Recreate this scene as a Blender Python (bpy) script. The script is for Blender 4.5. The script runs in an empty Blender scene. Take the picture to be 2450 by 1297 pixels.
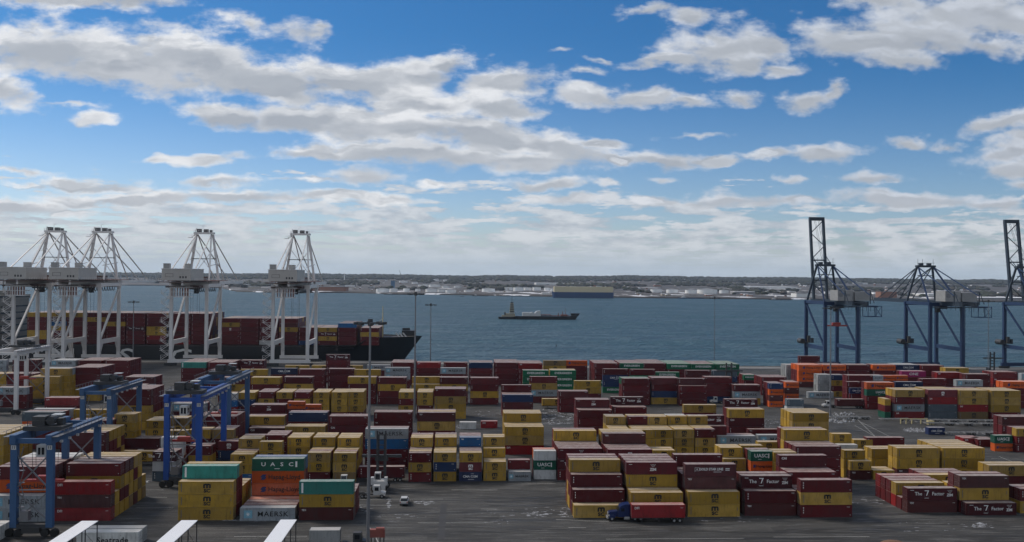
import bpy, math, random
import numpy as np
from mathutils import Vector, Matrix
random.seed(7)
scene = bpy.context.scene
col = scene.collection
PI = math.pi

# ------------------------------------------------------------------ camera geometry
W0, H0, F = 2450.0, 1297.0, 2150.0
CAMZ = 55.0
YAW, PITCH, ROLL = math.radians(3.06), math.radians(0.45), math.radians(0.54)
fw = Vector((math.sin(YAW)*math.cos(PITCH), math.cos(YAW)*math.cos(PITCH), math.sin(PITCH)))
r0 = Vector((math.cos(YAW), -math.sin(YAW), 0))
u0 = r0.cross(fw)
rt = r0*math.cos(ROLL) + u0*math.sin(ROLL)
up = -r0*math.sin(ROLL) + u0*math.cos(ROLL)

def ray(px, py):
    return fw + rt*((px-W0/2)/F) - up*((py-H0/2)/F)
def at(px, py, z=0.0):
    """point on the level plane z seen at a photo pixel"""
    d = ray(px, py); t = (z-CAMZ)/d.z
    return Vector((d.x*t, d.y*t, z))
def atY(px, py, Y):
    d = ray(px, py); t = Y/d.y
    return Vector((d.x*t, Y, CAMZ+d.z*t))
def proj(p):
    d = Vector((p[0], p[1], p[2]-CAMZ)); k = d.dot(fw)
    return (W0/2+F*d.dot(rt)/k, H0/2-F*d.dot(up)/k)

cam = bpy.data.cameras.new('camera'); camo = bpy.data.objects.new('camera', cam)
col.objects.link(camo); scene.camera = camo
cam.sensor_width = 36; cam.lens = 36*F/W0; cam.clip_start = 1; cam.clip_end = 60000
camo.matrix_world = Matrix(((rt.x, up.x, -fw.x, 0), (rt.y, up.y, -fw.y, 0), (rt.z, up.z, -fw.z, CAMZ), (0, 0, 0, 1)))

# ------------------------------------------------------------------ node helpers
def newmat(name):
    m = bpy.data.materials.new(name); m.use_nodes = True
    nt = m.node_tree; bs = nt.nodes['Principled BSDF']
    return m, nt, bs
def N(nt, t, **kw):
    n = nt.nodes.new(t)
    for k, v in kw.items():
        if k.startswith('i_'):
            n.inputs[k[2:].replace('_', ' ')].default_value = v
        else: setattr(n, k, v)
    return n
def mth(nt, op, a, b=None, c=None, clamp=False):
    n = nt.nodes.new('ShaderNodeMath'); n.operation = op; n.use_clamp = clamp
    for i, v in enumerate((a, b, c)):
        if v is None: continue
        if isinstance(v, (int, float)): n.inputs[i].default_value = v
        else: nt.links.new(v, n.inputs[i])
    return n.outputs[0]
def mixc(nt, f, a, b, mode='MIX'):
    n = nt.nodes.new('ShaderNodeMix'); n.data_type = 'RGBA'; n.blend_type = mode
    for i, v in ((0, f), (6, a), (7, b)):
        if isinstance(v, (int, float)): n.inputs[i].default_value = v
        elif isinstance(v, (tuple, list)): n.inputs[i].default_value = (*v[:3], 1)
        else: nt.links.new(v, n.inputs[i])
    return n.outputs[2]
def sstep(nt, v, lo, hi, a=0.0, b=1.0):
    n = nt.nodes.new('ShaderNodeMapRange'); n.interpolation_type = 'SMOOTHSTEP'
    nt.links.new(v, n.inputs[0])
    for i, x in ((1, lo), (2, hi), (3, a), (4, b)): n.inputs[i].default_value = x
    return n.outputs[0]
def noise(nt, vec, scale, detail=4, rough=.55, dist=0.0):
    n = N(nt, 'ShaderNodeTexNoise'); n.inputs['Scale'].default_value = scale
    n.inputs['Detail'].default_value = detail; n.inputs['Roughness'].default_value = rough
    n.inputs['Distortion'].default_value = dist
    if vec is not None: nt.links.new(vec, n.inputs['Vector'])
    return n.outputs['Fac']
def mapping(nt, vec, sc=(1, 1, 1), loc=(0, 0, 0), rot=(0, 0, 0)):
    n = N(nt, 'ShaderNodeMapping'); nt.links.new(vec, n.inputs[0])
    n.inputs['Scale'].default_value = sc; n.inputs['Location'].default_value = loc; n.inputs['Rotation'].default_value = rot
    return n.outputs[0]

def paint(name, c, rough=.5, metal=0.0, var=.18, dirt=.35, sc=.6):
    """painted steel: tone varies, streaks of grime run down"""
    m, nt, bs = newmat(name); L = nt.links
    tc = N(nt, 'ShaderNodeTexCoord').outputs['Object']
    a = noise(nt, mapping(nt, tc, (sc*2.5, sc*2.5, sc*.5)), 1.0, 5)
    b = noise(nt, tc, sc*.7, 3)
    v = mth(nt, 'ADD', mth(nt, 'MULTIPLY', b, var*2), 1-var)
    base = mixc(nt, 1.0, (*c, 1), v, 'MULTIPLY')
    base = mixc(nt, sstep(nt, a, .55, .8, 0, dirt), base, tuple(x*.35+.02 for x in c))
    L.new(base, bs.inputs['Base Color']); bs.inputs['Roughness'].default_value = rough; bs.inputs['Metallic'].default_value = metal
    return m

def boxmat(name, c, roof=False):
    """container steel: obj.color.r scales the tone, color.g lets every box of a merged mesh differ"""
    m, nt, bs = newmat(name); L = nt.links
    tc = N(nt, 'ShaderNodeTexCoord').outputs['Object']
    oi = N(nt, 'ShaderNodeObjectInfo'); geo = N(nt, 'ShaderNodeNewGeometry')
    sp = N(nt, 'ShaderNodeSeparateColor'); L.new(oi.outputs['Color'], sp.inputs[0])
    isl = mth(nt, 'SUBTRACT', geo.outputs['Random Per Island'], .5)
    tone = mth(nt, 'MULTIPLY', sp.outputs[0], mth(nt, 'ADD', mth(nt, 'MULTIPLY', isl, sp.outputs[1]), 1.0))
    off = N(nt, 'ShaderNodeVectorMath', operation='ADD'); L.new(tc, off.inputs[0])
    k = mth(nt, 'MULTIPLY', sp.outputs[0], 313.0)
    cmb = N(nt, 'ShaderNodeCombineXYZ'); L.new(k, cmb.inputs[0]); L.new(k, cmb.inputs[1]); L.new(cmb.outputs[0], off.inputs[1])
    P = off.outputs[0]
    base = mixc(nt, 1.0, (*c, 1), tone, 'MULTIPLY')
    fd = noise(nt, mapping(nt, P, (.12, 1, .4)), 1.0, 3)
    base = mixc(nt, mth(nt, 'MULTIPLY', sp.outputs[2], sstep(nt, fd, .3, .7, .35, 1)), base, tuple(.5*x+.5*sum(c)/3*.9+.05 for x in c))
    big = noise(nt, P, .35, 4)
    base = mixc(nt, sstep(nt, big, .35, .7, 0, .5), base, tuple(x*.55+.015 for x in c))
    if roof:
        dust_skylight = noise(nt, P, .9, 5, .6)
        base = mixc(nt, sstep(nt, dust_skylight, .25, .75, .26, .60), base, (.50, .46, .42))  # dust plus the sky-lit paleness of the tops, put into the colour
        rust = noise(nt, P, 1.9, 4, .7)
        base = mixc(nt, sstep(nt, rust, .64, .74, 0, .4), base, (.18, .10, .07))
    else:
        st = noise(nt, mapping(nt, P, (2.2, 2.2, .35)), 1.0, 5, .6)
        base = mixc(nt, sstep(nt, st, .48, .72, 0, .6), base, tuple(x*.4+.02 for x in c))
        rust = noise(nt, P, 1.3, 6, .75)
        base = mixc(nt, sstep(nt, rust, .62, .69, 0, .65), base, (.12, .065, .045))
    L.new(base, bs.inputs['Base Color']); bs.inputs['Roughness'].default_value = .62 if roof else .48
    bs.inputs['Specular IOR Level'].default_value = .3 if roof else .16
    return m

COL = {  # wall base colours
 'M': (.385, .238, .036), 'm': (.085, .024, .024), 'r': (.108, .0135, .017), 'R': (.23, .014, .017),
 'Z': (.095, .015, .020), 'F': (.078, .014, .019), 'G': (.088, .014, .019), 'I': (.088, .015, .020), 'X': (.145, .030, .036),
 'K': (.30, .33, .35), 'H': (.60, .105, .018), 'E': (.012, .13, .065), 'U': (.012, .085, .055), 'T': (.04, .23, .19),
 'N': (.018, .04, .11), 'B': (.02, .12, .30), 'V': (.27, .28, .28), 'W': (.48, .49, .48), 'Q': (.60, .60, .57), 'S': (.085, .115, .14),
 'O': (.42, .03, .16), 'C': (.016, .028, .085), 'y': (.21, .14, .06)}
CODE = {'M': ('yellow', 'black-emblem'), 'm': ('brown-maroon', ''), 'r': ('dark maroon', ''), 'R': ('bright red', ''),
 'Z': ('maroon', 'ZIM-lettered'), 'F': ('maroon', 'slogan-lettered'), 'G': ('maroon', 'star-flag'), 'I': ('maroon', 'CAI-lettered'),
 'X': ('maroon', 'pale-emblem'), 'K': ('grey', 'star-lettered'), 'H': ('orange', 'navy-lettered'), 'E': ('green', 'white-lettered'),
 'U': ('dark green', 'UASC-lettered'), 'T': ('teal', ''), 'N': ('navy', ''), 'B': ('blue', ''), 'V': ('pale grey', ''), 'W': ('white', ''), 'Q': ('white', 'black-lettered'),
 'S': ('slate', ''), 'O': ('magenta', 'ONE-lettered'), 'C': ('navy', 'white-lettered'), 'y': ('tan', '')}
for k in ('Z', 'G', 'K', 'F', 'U', 'I', 'O'):
    CODE[k] = (CODE[k][0], {'Z': 'lettered', 'G': 'flag-lettered', 'K': 'black-lettered', 'F': 'slogan', 'U': 'white-lettered', 'I': 'small-lettered', 'O': 'white-lettered'}[k])
WALL = {k: boxmat('steel_'+CODE[k][0].replace(' ', '_').replace('-', '_')+'_'+str(i), c) for i, (k, c) in enumerate(COL.items())}
ROOF = {k: boxmat('roof_'+CODE[k][0].replace(' ', '_').replace('-', '_')+'_'+str(i), c, True) for i, (k, c) in enumerate(COL.items())}
INK = {}
for nm, c in (('black', (.012, .012, .014)), ('white', (.70, .70, .68)), ('navy', (.02, .03, .12)), ('sky', (.16, .36, .46)), ('dim', (.12, .12, .13))):
    m, nt, bs = newmat('ink_'+nm); bs.inputs['Base Color'].default_value = (*c, 1); bs.inputs['Roughness'].default_value = .5; INK[nm] = m
INKL = list(INK.values()); INKI = {k: i for i, k in enumerate(INK)}

# ------------------------------------------------------------------ mesh builder
class MB:
    def __init__(s): s.v = []; s.f = []; s.m = []; s.smooth = []
    def add(s, vs, fs, mi=0, sm=False):
        o = len(s.v); s.v += [tuple(p) for p in vs]
        for f in fs: s.f.append(tuple(i+o for i in f)); s.m.append(mi); s.smooth.append(sm)
    def box(s, c, d, mi=0, rot=None, taper=1.0):
        x, y, z = d[0]/2, d[1]/2, d[2]/2
        vs = [(-x, -y, -z), (x, -y, -z), (x, y, -z), (-x, y, -z), (-x*taper, -y*taper, z), (x*taper, -y*taper, z), (x*taper, y*taper, z), (-x*taper, y*taper, z)]
        if rot is not None:
            M = Matrix.Rotation(rot, 3, 'Z'); vs = [M @ Vector(p) for p in vs]
        s.add([(p[0]+c[0], p[1]+c[1], p[2]+c[2]) for p in vs], [(0, 3, 2, 1), (4, 5, 6, 7), (0, 1, 5, 4), (1, 2, 6, 5), (2, 3, 7, 6), (3, 0, 4, 7)], mi)
    def bb(s, a, b, mi=0):
        s.box([(a[i]+b[i])/2 for i in range(3)], [abs(b[i]-a[i]) for i in range(3)], mi)
    def bar(s, a, b, w, h=None, mi=0):
        """square beam between two points"""
        h = h or w; a = Vector(a); b = Vector(b); d = (b-a).normalized()
        ref = Vector((0, 0, 1)) if abs(d.z) < .95 else Vector((0, 1, 0))
        x = d.cross(ref).normalized(); y = x.cross(d).normalized()
        vs = []
        for p in (a, b):
            for i, j in ((-1, -1), (1, -1), (1, 1), (-1, 1)): vs.append(p+x*(w/2*i)+y*(h/2*j))
        s.add(vs, [(0, 3, 2, 1), (4, 5, 6, 7), (0, 1, 5, 4), (1, 2, 6, 5), (2, 3, 7, 6), (3, 0, 4, 7)], mi)
    def tube(s, a, b, r, r2=None, n=8, mi=0, cap=True):
        r2 = r if r2 is None else r2; a = Vector(a); b = Vector(b); d = (b-a).normalized()
        ref = Vector((0, 0, 1)) if abs(d.z) < .95 else Vector((0, 1, 0))
        x = d.cross(ref).normalized(); y = x.cross(d).normalized(); vs = []
        for p, q in ((a, r), (b, r2)):
            for i in range(n):
                t = 2*PI*i/n; vs.append(p+x*(q*math.cos(t))+y*(q*math.sin(t)))
        s.add(vs, [(i, (i+1) % n, (i+1) % n+n, i+n) for i in range(n)], mi, n > 8)
        if cap: s.add(vs[:n], [tuple(range(n))[::-1]], mi); s.add(vs[n:], [tuple(range(n))], mi)
    def prism(s, prof, a, b, axis='y', mi=0):
        """closed profile of (u, z) swept along an axis from a to b"""
        n = len(prof)
        if axis == 'y': vs = [(u, a, z) for u, z in prof]+[(u, b, z) for u, z in prof]
        else: vs = [(a, u, z) for u, z in prof]+[(b, u, z) for u, z in prof]
        s.add(vs, [tuple(range(n)), tuple(range(n, 2*n))[::-1]]+[(i, i+n, (i+1) % n+n, (i+1) % n) for i in range(n)], mi)
    def mesh(s, name, mats):
        me = bpy.data.meshes.new(name); me.from_pydata(s.v, [], s.f); me.update()
        for m in (mats if isinstance(mats, (list, tuple)) else [mats]): me.materials.append(m)
        me.polygons.foreach_set('material_index', s.m); me.polygons.foreach_set('use_smooth', s.smooth)
        return me
    def build(s, name, mats, parent=None, loc=(0, 0, 0), rz=0):
        return link(name, s.mesh(name, mats), parent, loc, rz)
def link(name, me, parent=None, loc=(0, 0, 0), rz=0):
    o = bpy.data.objects.new(name, me); col.objects.link(o); o.location = loc; o.rotation_euler = (0, 0, rz)
    if parent is not None: o.parent = parent
    return o
def thing(name, label, cat, loc=(0, 0, 0), rz=0, group=None):
    o = bpy.data.objects.new(name, None); col.objects.link(o); o.location = loc; o.rotation_euler = (0, 0, rz)
    o.empty_display_size = 1
    tag(o, label, cat, group); return o
def tag(o, label=None, cat=None, group=None, kind=None):
    if label: o['label'] = label
    if cat: o['category'] = cat
    if group: o['group'] = group
    if kind: o['kind'] = kind
    return o
def copy_tree(o, loc=None, label=None, rz=None):
    kids = {}
    def cp(a, par):
        c = a.copy(); col.objects.link(c); c.parent = par
        for ch in a.children: cp(ch, c)
        return c
    r = cp(o, None)
    if loc is not None: r.location = loc
    if rz is not None: r.rotation_euler = (0, 0, rz)
    if label: r['label'] = label
    return r
_tm = {}
def text_geo(s, size, bold=0.0, spacing=1.0):
    key = (s, size, bold, spacing)
    if key in _tm: return _tm[key]
    fc = bpy.data.curves.new('t', 'FONT'); fc.body = s; fc.size = size; fc.offset = bold; fc.resolution_u = 2
    fc.align_x = 'CENTER'; fc.align_y = 'CENTER'; fc.space_character = spacing
    o = bpy.data.objects.new('t', fc); me = bpy.data.meshes.new_from_object(o)
    r = ([tuple(v.co) for v in me.vertices], [tuple(p.vertices) for p in me.polygons])
    bpy.data.objects.remove(o); bpy.data.meshes.remove(me); bpy.data.curves.remove(fc)
    _tm[key] = r; return r
def text_on(mb, s, x, z, y, size, ink, bold=0.0, spacing=1.0, vertical=False, sx=1.0, side='front'):
    vs, fs = text_geo(s, size, bold, spacing)
    if vertical: vs = [(b, -a*sx, 0) for a, b, _ in vs]
    else: vs = [(a*sx, b, 0) for a, b, _ in vs]
    if side == 'front': P = [(x+a, y, z+b) for a, b, _ in vs]
    else: P = [(x, y-a, z+b) for a, b, _ in vs]     # on a face looking to -x
    mb.add(P, fs, INKI[ink])
# ------------------------------------------------------------------ shipping containers
CW = 2.44
DIM = {40: (12.19, 2.9), 20: (6.06, 2.59)}
def body_mb(L, H):
    b = MB(); x0, x1 = -L/2+.1, L/2-.1; n = 44 if L > 8 else 22
    xs = []; p = (x1-x0)/n
    for i in range(n):
        a = x0+i*p; xs += [(a, 0), (a+p*.28, 0), (a+p*.5, 1), (a+p*.78, 1)]
    xs.append((x1, 0))
    for sgn in (-1, 1):
        vs = []
        for x, k in xs:
            y = sgn*(CW/2-.035-.04*k); vs += [(x, y, .1), (x, y, H-.12)]
        fs = [(2*i, 2*i+2, 2*i+3, 2*i+1) if sgn < 0 else (2*i, 2*i+1, 2*i+3, 2*i+2) for i in range(len(xs)-1)]
        b.add(vs, fs, 0)
    vs = []
    for x, k in xs: vs += [(x, -CW/2+.06, H-.045-.02*k), (x, CW/2-.06, H-.045-.02*k)]
    b.add(vs, [(2*i, 2*i+2, 2*i+3, 2*i+1) for i in range(len(xs)-1)], 1)
    for sgn in (-1, 1):
        m = 9; q = (CW-.24)/m; vs = []
        ys = []
        for i in range(m): a = -CW/2+.12+i*q; ys += [(a, 0), (a+q*.3, 0), (a+q*.5, 1), (a+q*.8, 1)]
        ys.append((CW/2-.12, 0))
        for y, k in ys: vs += [(sgn*(L/2-.04-.04*k), y, .1), (sgn*(L/2-.04-.04*k), y, H-.12)]
        b.add(vs, [(2*i, 2*i+1, 2*i+3, 2*i+2) if sgn < 0 else (2*i, 2*i+2, 2*i+3, 2*i+1) for i in range(len(ys)-1)], 0)
    b.bb((-L/2+.05, -CW/2+.05, .04), (L/2-.05, CW/2-.05, .12), 0)
    return b
def frame_mb(L, H):
    b = MB(); x, y, h = L/2, CW/2, H-.03
    for sx in (-1, 1):
        for sy in (-1, 1):
            b.box((sx*(x-.08), sy*(y-.08), h/2), (.16, .16, h-.3))
            for z in (.075, h-.06): b.box((sx*(x-.085), sy*(y-.075), z), (.18, .17, .13), 1)
    for sy in (-1, 1):
        b.box((0, sy*(y-.05), h-.075), (L-.34, .09, .12)); b.box((0, sy*(y-.05), .085), (L-.34, .09, .15))
    for sx in (-1, 1):
        b.box((sx*(x-.05), 0, h-.075), (.09, CW-.33, .13)); b.box((sx*(x-.05), 0, .085), (.09, CW-.33, .15))
    return b
def door_mb(L, H):
    b = MB(); x = L/2-.03
    for s in (-1, 1):
        b.box((x, s*.54, H/2-.01), (.05, 1.02, H-.42))
        for k in (.22, .80): b.tube((x+.05, s*k, .2), (x+.05, s*k, H-.24), .022, n=5, mi=1)
        b.box((x+.05, s*.5, 1.05), (.03, .5, .05), 1)
        for z in (.45, 1.0, 1.7, H-.5): b.box((x+.03, s*1.04, z), (.04, .12, .09), 1)
    return b
m_bar, _nt, _bs = newmat('galvanised'); _bs.inputs['Base Color'].default_value = (.22, .22, .22, 1); _bs.inputs['Metallic'].default_value = .6; _bs.inputs['Roughness'].default_value = .5

def msc_mark(b, x, z, y, k, ink):
    """the m-over-sc carrier emblem"""
    w = .36*k
    for i in (-1, 0, 1): b.bb((x+i*.62*k-w/2, y, z+.06*k), (x+i*.62*k+w/2, y-.012, z+.72*k), INKI[ink])
    for i in (-.5, .5):
        cx = x+i*.62*k; n = 8
        P = [(cx+.49*k*math.cos(PI*t/n), y-.008, z+.60*k+.42*k*math.sin(PI*t/n)**.55) for t in range(n+1)]+[(cx+.13*k*math.cos(PI*t/n), y-.008, z+.60*k+.10*k*math.sin(PI*t/n)) for t in range(n, -1, -1)]
        b.add(P, [(i2, i2+1, 2*n-i2, 2*n+1-i2) for i2 in range(n)], INKI[ink])
    text_on(b, 'SC', x, z-.52*k, y-.004, .98*k, ink, .05, 1.0, sx=1.2)
def zim_mark(b, x, z, y, k):
    text_on(b, 'ZIM', x, z-.3*k, y, .95*k, 'white', .035)
    for r, q in ((0, 4), (1, 3), (2, 2)):
        for i in range(q):
            cx = x+(i-(q-1)/2)*.36*k; b.box((cx, y, z+.95*k-.26*r*k), (.15*k, .004, .13*k), INKI['white'])
def small_marks(b, L, H, y, seed):
    rr = random.Random(seed); k = rr.randrange(4)
    x = -L/2+.75
    if k == 0: text_on(b, 'TEX', x+.1, H-.55, y, .42, 'white', .01)
    elif k == 1:
        for i in range(3): b.box((x-.1, y, H-.7-.55*i), (.16, .004, .3), INKI['white'])
    elif k == 2: text_on(b, 'seaco', x, H/2, y, .42, 'white', .01, vertical=True)
    else: b.box((x-.2, y, H-.55), (.5, .004, .1), INKI['white'])
    b.box((L/2-.9, y, H-.5), (.7, .004, .07), INKI['white']); b.box((L/2-.8, y, H-.64), (.5, .004, .06), INKI['dim'])
    if rr.random() < .6: b.box((L/2-.45, y, .55), (.14, .004, .16), INKI['white'])
def logo_mb(c, L, H, var=0):
    b = MB(); y = -CW/2-.006; big = L > 8
    if c == 'M' or c == 'y':
        msc_mark(b, .25 if big else 0, H/2-.12, y, 1.06 if big else .95, 'black')
        b.box((-L/2+.72, y, H/2), (.16, .004, H*.62), INKI['dim'])
        b.box((L/2-.55, y, H/2+.3), (.12, .004, H*.3), INKI['dim'])
    elif c == 'X': msc_mark(b, 0, H/2-.12, y, .78, 'white')
    elif c == 'K':
        s = 1.0 if big else .55
        text_on(b, 'MAERSK', 1.2 if big else .62, H/2, y, 1.55 if big else .82, 'black', .014, 1.12, sx=1.12)
        cx = -4.3 if big else -2.3; b.box((cx, y, H/2), (1.65*s+.2, .004, 1.5*s+.25), INKI['sky'])
        for i in range(7):
            a = 2*PI*i/7+PI/2; r = .66*s+.05
            P = [(cx+r*math.cos(a), y-.006, H/2+r*math.sin(a)), (cx+.16*math.cos(a+.45), y-.006, H/2+.16*math.sin(a+.45)), (cx, y-.006, H/2), (cx+.16*math.cos(a-.45), y-.006, H/2+.16*math.sin(a-.45))]
            b.add(P, [(0, 1, 2, 3)], INKI['white'])
    elif c == 'E': text_on(b, 'EVERGREEN', 0, H/2+.1, y, 1.35 if big else .8, 'white', .03, 1.05, sx=1.1)
    elif c == 'U':
        if big and var == 0:
            for i, ch in enumerate('UASC'): text_on(b, ch, -3.4+i*2.15, H/2+.1, y, 1.25, 'white', .02, sx=1.3)
            b.box((4.3, y, H/2+.15), (.42, .004, 1.35), INKI['white']); b.box((-.2, y, .55), (1.2, .004, .14), INKI['white'])
        else:
            text_on(b, 'UASC', -.3, H/2+.1, y, 1.3, 'white', .02, sx=1.1); b.box((1.75, y, H/2+.1), (.3, .004, 1.2), INKI['white']); b.box((-.6, y, .5), (.9, .004, .1), INKI['white'])
    elif c == 'H':
        s = 1.0 if big else .62
        text_on(b, 'Hapag-Lloyd', 1.5*(1 if big else .45), H/2, y, 1.5*s, 'black', .022, 1.0)
        cx = -3.4 if big else -2.1
        b.add([(cx-.75*s, y, H/2), (cx-.2*s, y, H/2+.62*s), (cx+.75*s, y, H/2+.62*s), (cx+.4*s, y, H/2+.1*s), (cx+.75*s, y, H/2-.12*s), (cx+.2*s, y, H/2-.62*s), (cx-.7*s, y, H/2-.62*s), (cx-.3*s, y, H/2-.15*s)], [tuple(range(8))[::-1]], INKI['navy'])
    elif c == 'F':
        text_on(b, 'The', -3.35, H/2+.1, y, 1.15, 'white', .012); text_on(b, 'Factor', 1.45, H/2+.1, y, 1.15, 'white', .012)
        x = -1.35
        for p in (((x-.5, .35), (x+.55, .35)),): b.bb((p[0][0], y, H/2+.74), (p[1][0], y-.004, H/2+.94), INKI['white'])
        b.add([(x-.15, y, H/2-.35), (x+.08, y, H/2-.35), (x+.5, y, H/2+.75), (x+.22, y, H/2+.75)], [(0, 1, 2, 3)], INKI['white'])
        for q in ((x-.55, x-.50), (x+.50, x+.55)): b.bb((q[0], y, H/2-.95), (q[1], y-.004, H/2+.3), INKI['dim'])
        b.bb((x-.5, y, H/2-.95), (x+.5, y-.004, H/2-.86), INKI['white'])
        zim_mark(b, 4.35, H/2+.05, y, .9)
        b.box((-L/2+1.2, y, H-.5), (.9, .004, .1), INKI['white'])
    elif c == 'Z': zim_mark(b, .3, H/2, y, .95); b.box((-L/2+1.0, y, H-.5), (.8, .004, .1), INKI['white'])
    elif c == 'G':
        text_on(b, 'GOLD STAR LINE', .1, H/2+.25, y, .82, 'white', .02, .95, sx=.95)
        for q in ((-3.8, -3.74, -.35, .65), (-2.75, -2.69, -.05, .65)): b.bb((q[0], y, H/2+q[2]), (q[1], y-.004, H/2+q[3]), INKI['white'])
        b.bb((-3.8, y, H/2+.6), (-2.7, y-.004, H/2+.66), INKI['white']); b.bb((-3.75, y, H/2-.12), (-2.7, y-.004, H/2-.06), INKI['white'])
        P = []
        for i in range(10):
            a = PI/2+i*PI/5; r = .24 if i % 2 == 0 else .1; P.append((-3.25+r*math.cos(a), y, H/2+.27+r*math.sin(a)))
        b.add(P, [tuple(range(10))[::-1]], INKI['white'])
        for i in range(2): b.box((4.0, y, H/2+.4-.35*i), (1.0, .004, .18), INKI['white'])
        b.box((1.6, y, H/2-.38), (1.9, .004, .1), INKI['white'])
    elif c == 'R':
        text_on(b, 'DFI', -L/2+1.15, H-.75, y, .75, 'white', .015); b.box((L/2-.8, y, H-.7), (.6, .004, .08), INKI['white'])
    elif c == 'I': text_on(b, 'CAI', -L/2+1.25, H-.75, y, .8, 'white', .02); b.box((L/2-.5, y, .6), (.14, .004, .2), INKI['white'])
    elif c == 'm': text_on(b, 'TEX', -L/2+1.1, H-.65, y, .55, 'white', .01); b.box((L/2-.8, y, H-.6), (.6, .004, .08), INKI['white'])
    elif c == 'O': text_on(b, 'ONE', 0, H/2, y, 1.8, 'white', .02, sx=1.2)
    elif c == 'C': text_on(b, 'CMA CGM', 0, H/2, y, 1.2 if big else .85, 'white', .02); b.box((.2, y, H/2-.75), (1.6, .004, .1), INKI['white']); b.box((.6, y, H/2+.75), (.8, .004, .08), INKI['white'])
    elif c == 'Q': text_on(b, 'Seatrade', 1.0, H/2-.2, y, 1.55, 'black', .03, 1.1, sx=1.05)
    elif c == 'T':
        b.box((-L/2+.75, y, H/2), (.42, .004, H*.78), INKI['white'])
        for i in range(5): b.box((L/2-1.4-.2*i, y, 1.0+.1*(i % 2)), (.1, .004, .05), INKI['dim'])
    else: small_marks(b, L, H, y, var)
    return b
_cm = {}
def cmesh(kind, c, L, var=0):
    key = (kind, c, L, var)
    if key not in _cm:
        l, h = DIM[L]
        if kind == 'body': _cm[key] = body_mb(l, h).mesh('container_body', [WALL[c], ROOF[c]])
        elif kind == 'frame': _cm[key] = frame_mb(l, h).mesh('container_frame', [WALL[c], WALL[c]])
        elif kind == 'door': _cm[key] = door_mb(l, h).mesh('container_door', [WALL[c], m_bar])
        elif kind == 'logo': _cm[key] = logo_mb(c, l, h, var).mesh('container_lettering', INKL)
    return _cm[key]

CONT = []   # dict: x y z (centre bottom), L, c, blk, row, tier, ntier, rz
BLK = []
def P(X, Y, z, L, c, **k):
    CONT.append(dict(x=X, y=Y, z=z, L=L, c=c, **k))
def B(px, py, n, L, rows, pitch=2.85, nm=None):
    l, h = DIM[L]; q = at(px, py, n*h); bi = len(BLK); BLK.append((q.x+l/2, q.y, px, nm, len(rows)))
    for i, s in enumerate(rows):
        for t, c in enumerate(s):
            if c in '. ': continue
            P(q.x+l/2+random.uniform(-.05, .05), q.y+CW/2+pitch*i, t*h+.01, L, c, blk=bi, row=i, tier=t, nt=len(s))
R = lambda s, n: [s]*n
# nearest line
B(-150, 1262, 1, 40, ["W", "W"])
B(183, 1274, 1, 40, ["Q", "W"])
B(-24, 1186, 2, 40, ["KK", "rrHr", "rrrr", "rrrr", "rrrr", "rrrW", "rrrW"])
B(131, 1153, 3, 40, ["RmR", "MM", "MrMr", "MrMr", "yMMm", "mMrM", "MyMM", "yM"])
B(426.5, 1152.3, 3, 40, ["MMM", "rrrT", "rrrM", "MM", "MM", "MM"])
B(573.7, 1215.4, 1, 40, ["K", "r", "r", "H", "rHHU", "rrrB"])
B(716, 1152.3, 3, 40, ["mMT", "mr", "rr", "rr"])
B(1373, 1209, 1, 40, ["M", "mr", "rrr", "MrrM", "MMrr", "rrrr"])
B(1509, 1178.8, 2, 40, ["rM", "MM", "rrMZ", "rrrr", "rrrr", "rrrr"])
B(1646.5, 1177, 2, 40, ["MM", "rrmG", "rrr", "rrr", "rrr", "rrrr"])
B(1783, 1175, 2, 40, ["mr", "rrF", "rrr"])
B(1916, 1148.6, 3, 40, ["rMr", "rr", "rr", "rrr", "rrr", "rrrI"])
B(2171, 1168.4, 2, 40, ["mF", "r", "RM", "rr", "rr", "rR"])
B(2312, 1204, 1, 40, ["F", "rMm", "rrr", "MM"])
B(2441, 1170, 2, 40, ["Mr", "Mr"])
B(2240, 1148, 2, 40, [".", "..", "rM", "rr", "rr"])
B(2366, 1113.3, 2, 40, ["rM", "rM"])
# second line
B(-103, 1039, 4, 40, R("MMMM", 6))
B(144, 1035, 4, 40, ["rrrr", "rrrM", "rrrM", "rrMM", "rMrM"])
B(282, 1049, 2, 40, ["rI", "rr"])
B(365, 1081, 3, 20, ["SWF", "SWr"])
B(385, 1046, 4, 20, ["rrWW"])
B(451, 1067, 3, 20, ["rMr", "rMr"])
B(522, 1056, 3, 20, ["CNX", "rNr"])
B(551, 1087, 3, 20, ["BMM", "rMM", "MMr", "MMMM", "MMMM", "MMMr"])
B(620, 1057, 4, 20, ["rMMM"])
B(634, 1041, 4, 20, ["rrrr", "rrrr", "rrrr"])
B(688, 1046.6, 4, 20, ["rMMM", "rMMM", "rMMM"])
B(736, 1083, 3, 20, ["rMM", "rMr", "rrM", "rMMM", "rMMM", "rMMM"])
B(797, 1084, 3, 20, ["yMM", "rMr", "rMM", "rMMM", "rMMM", "rMMM"])
B(978, 1083.7, 3, 20, ["rMr", "rrM", "rrr", "rrrM", "rrrM", "rrrr"])
B(1037.7, 1082.8, 3, 20, ["MNM", "rMM", "rrM", "rrrM", "rrrM", "rrrr"])
B(1099, 1083, 3, 20, ["CXM", "rrr", "rrr", "rrrB", "rrrr", "rrrr"])
B(1157.4, 1104.8, 2, 20, ["MM", "MM", "MMM", "MMMM", "MMMM"])
B(873.6, 1026, 4, 40, ["rrBK", "rrrr"])
B(1216.5, 1128.6, 1, 20, ["K", "Wr"])
B(1277.7, 1079, 3, 20, ["WUW", "rrH"])
B(1335, 1073, 3, 40, ["rFZ", "rrr", "rrr", "rrr", "rrrM", "rrrr"])
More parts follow.
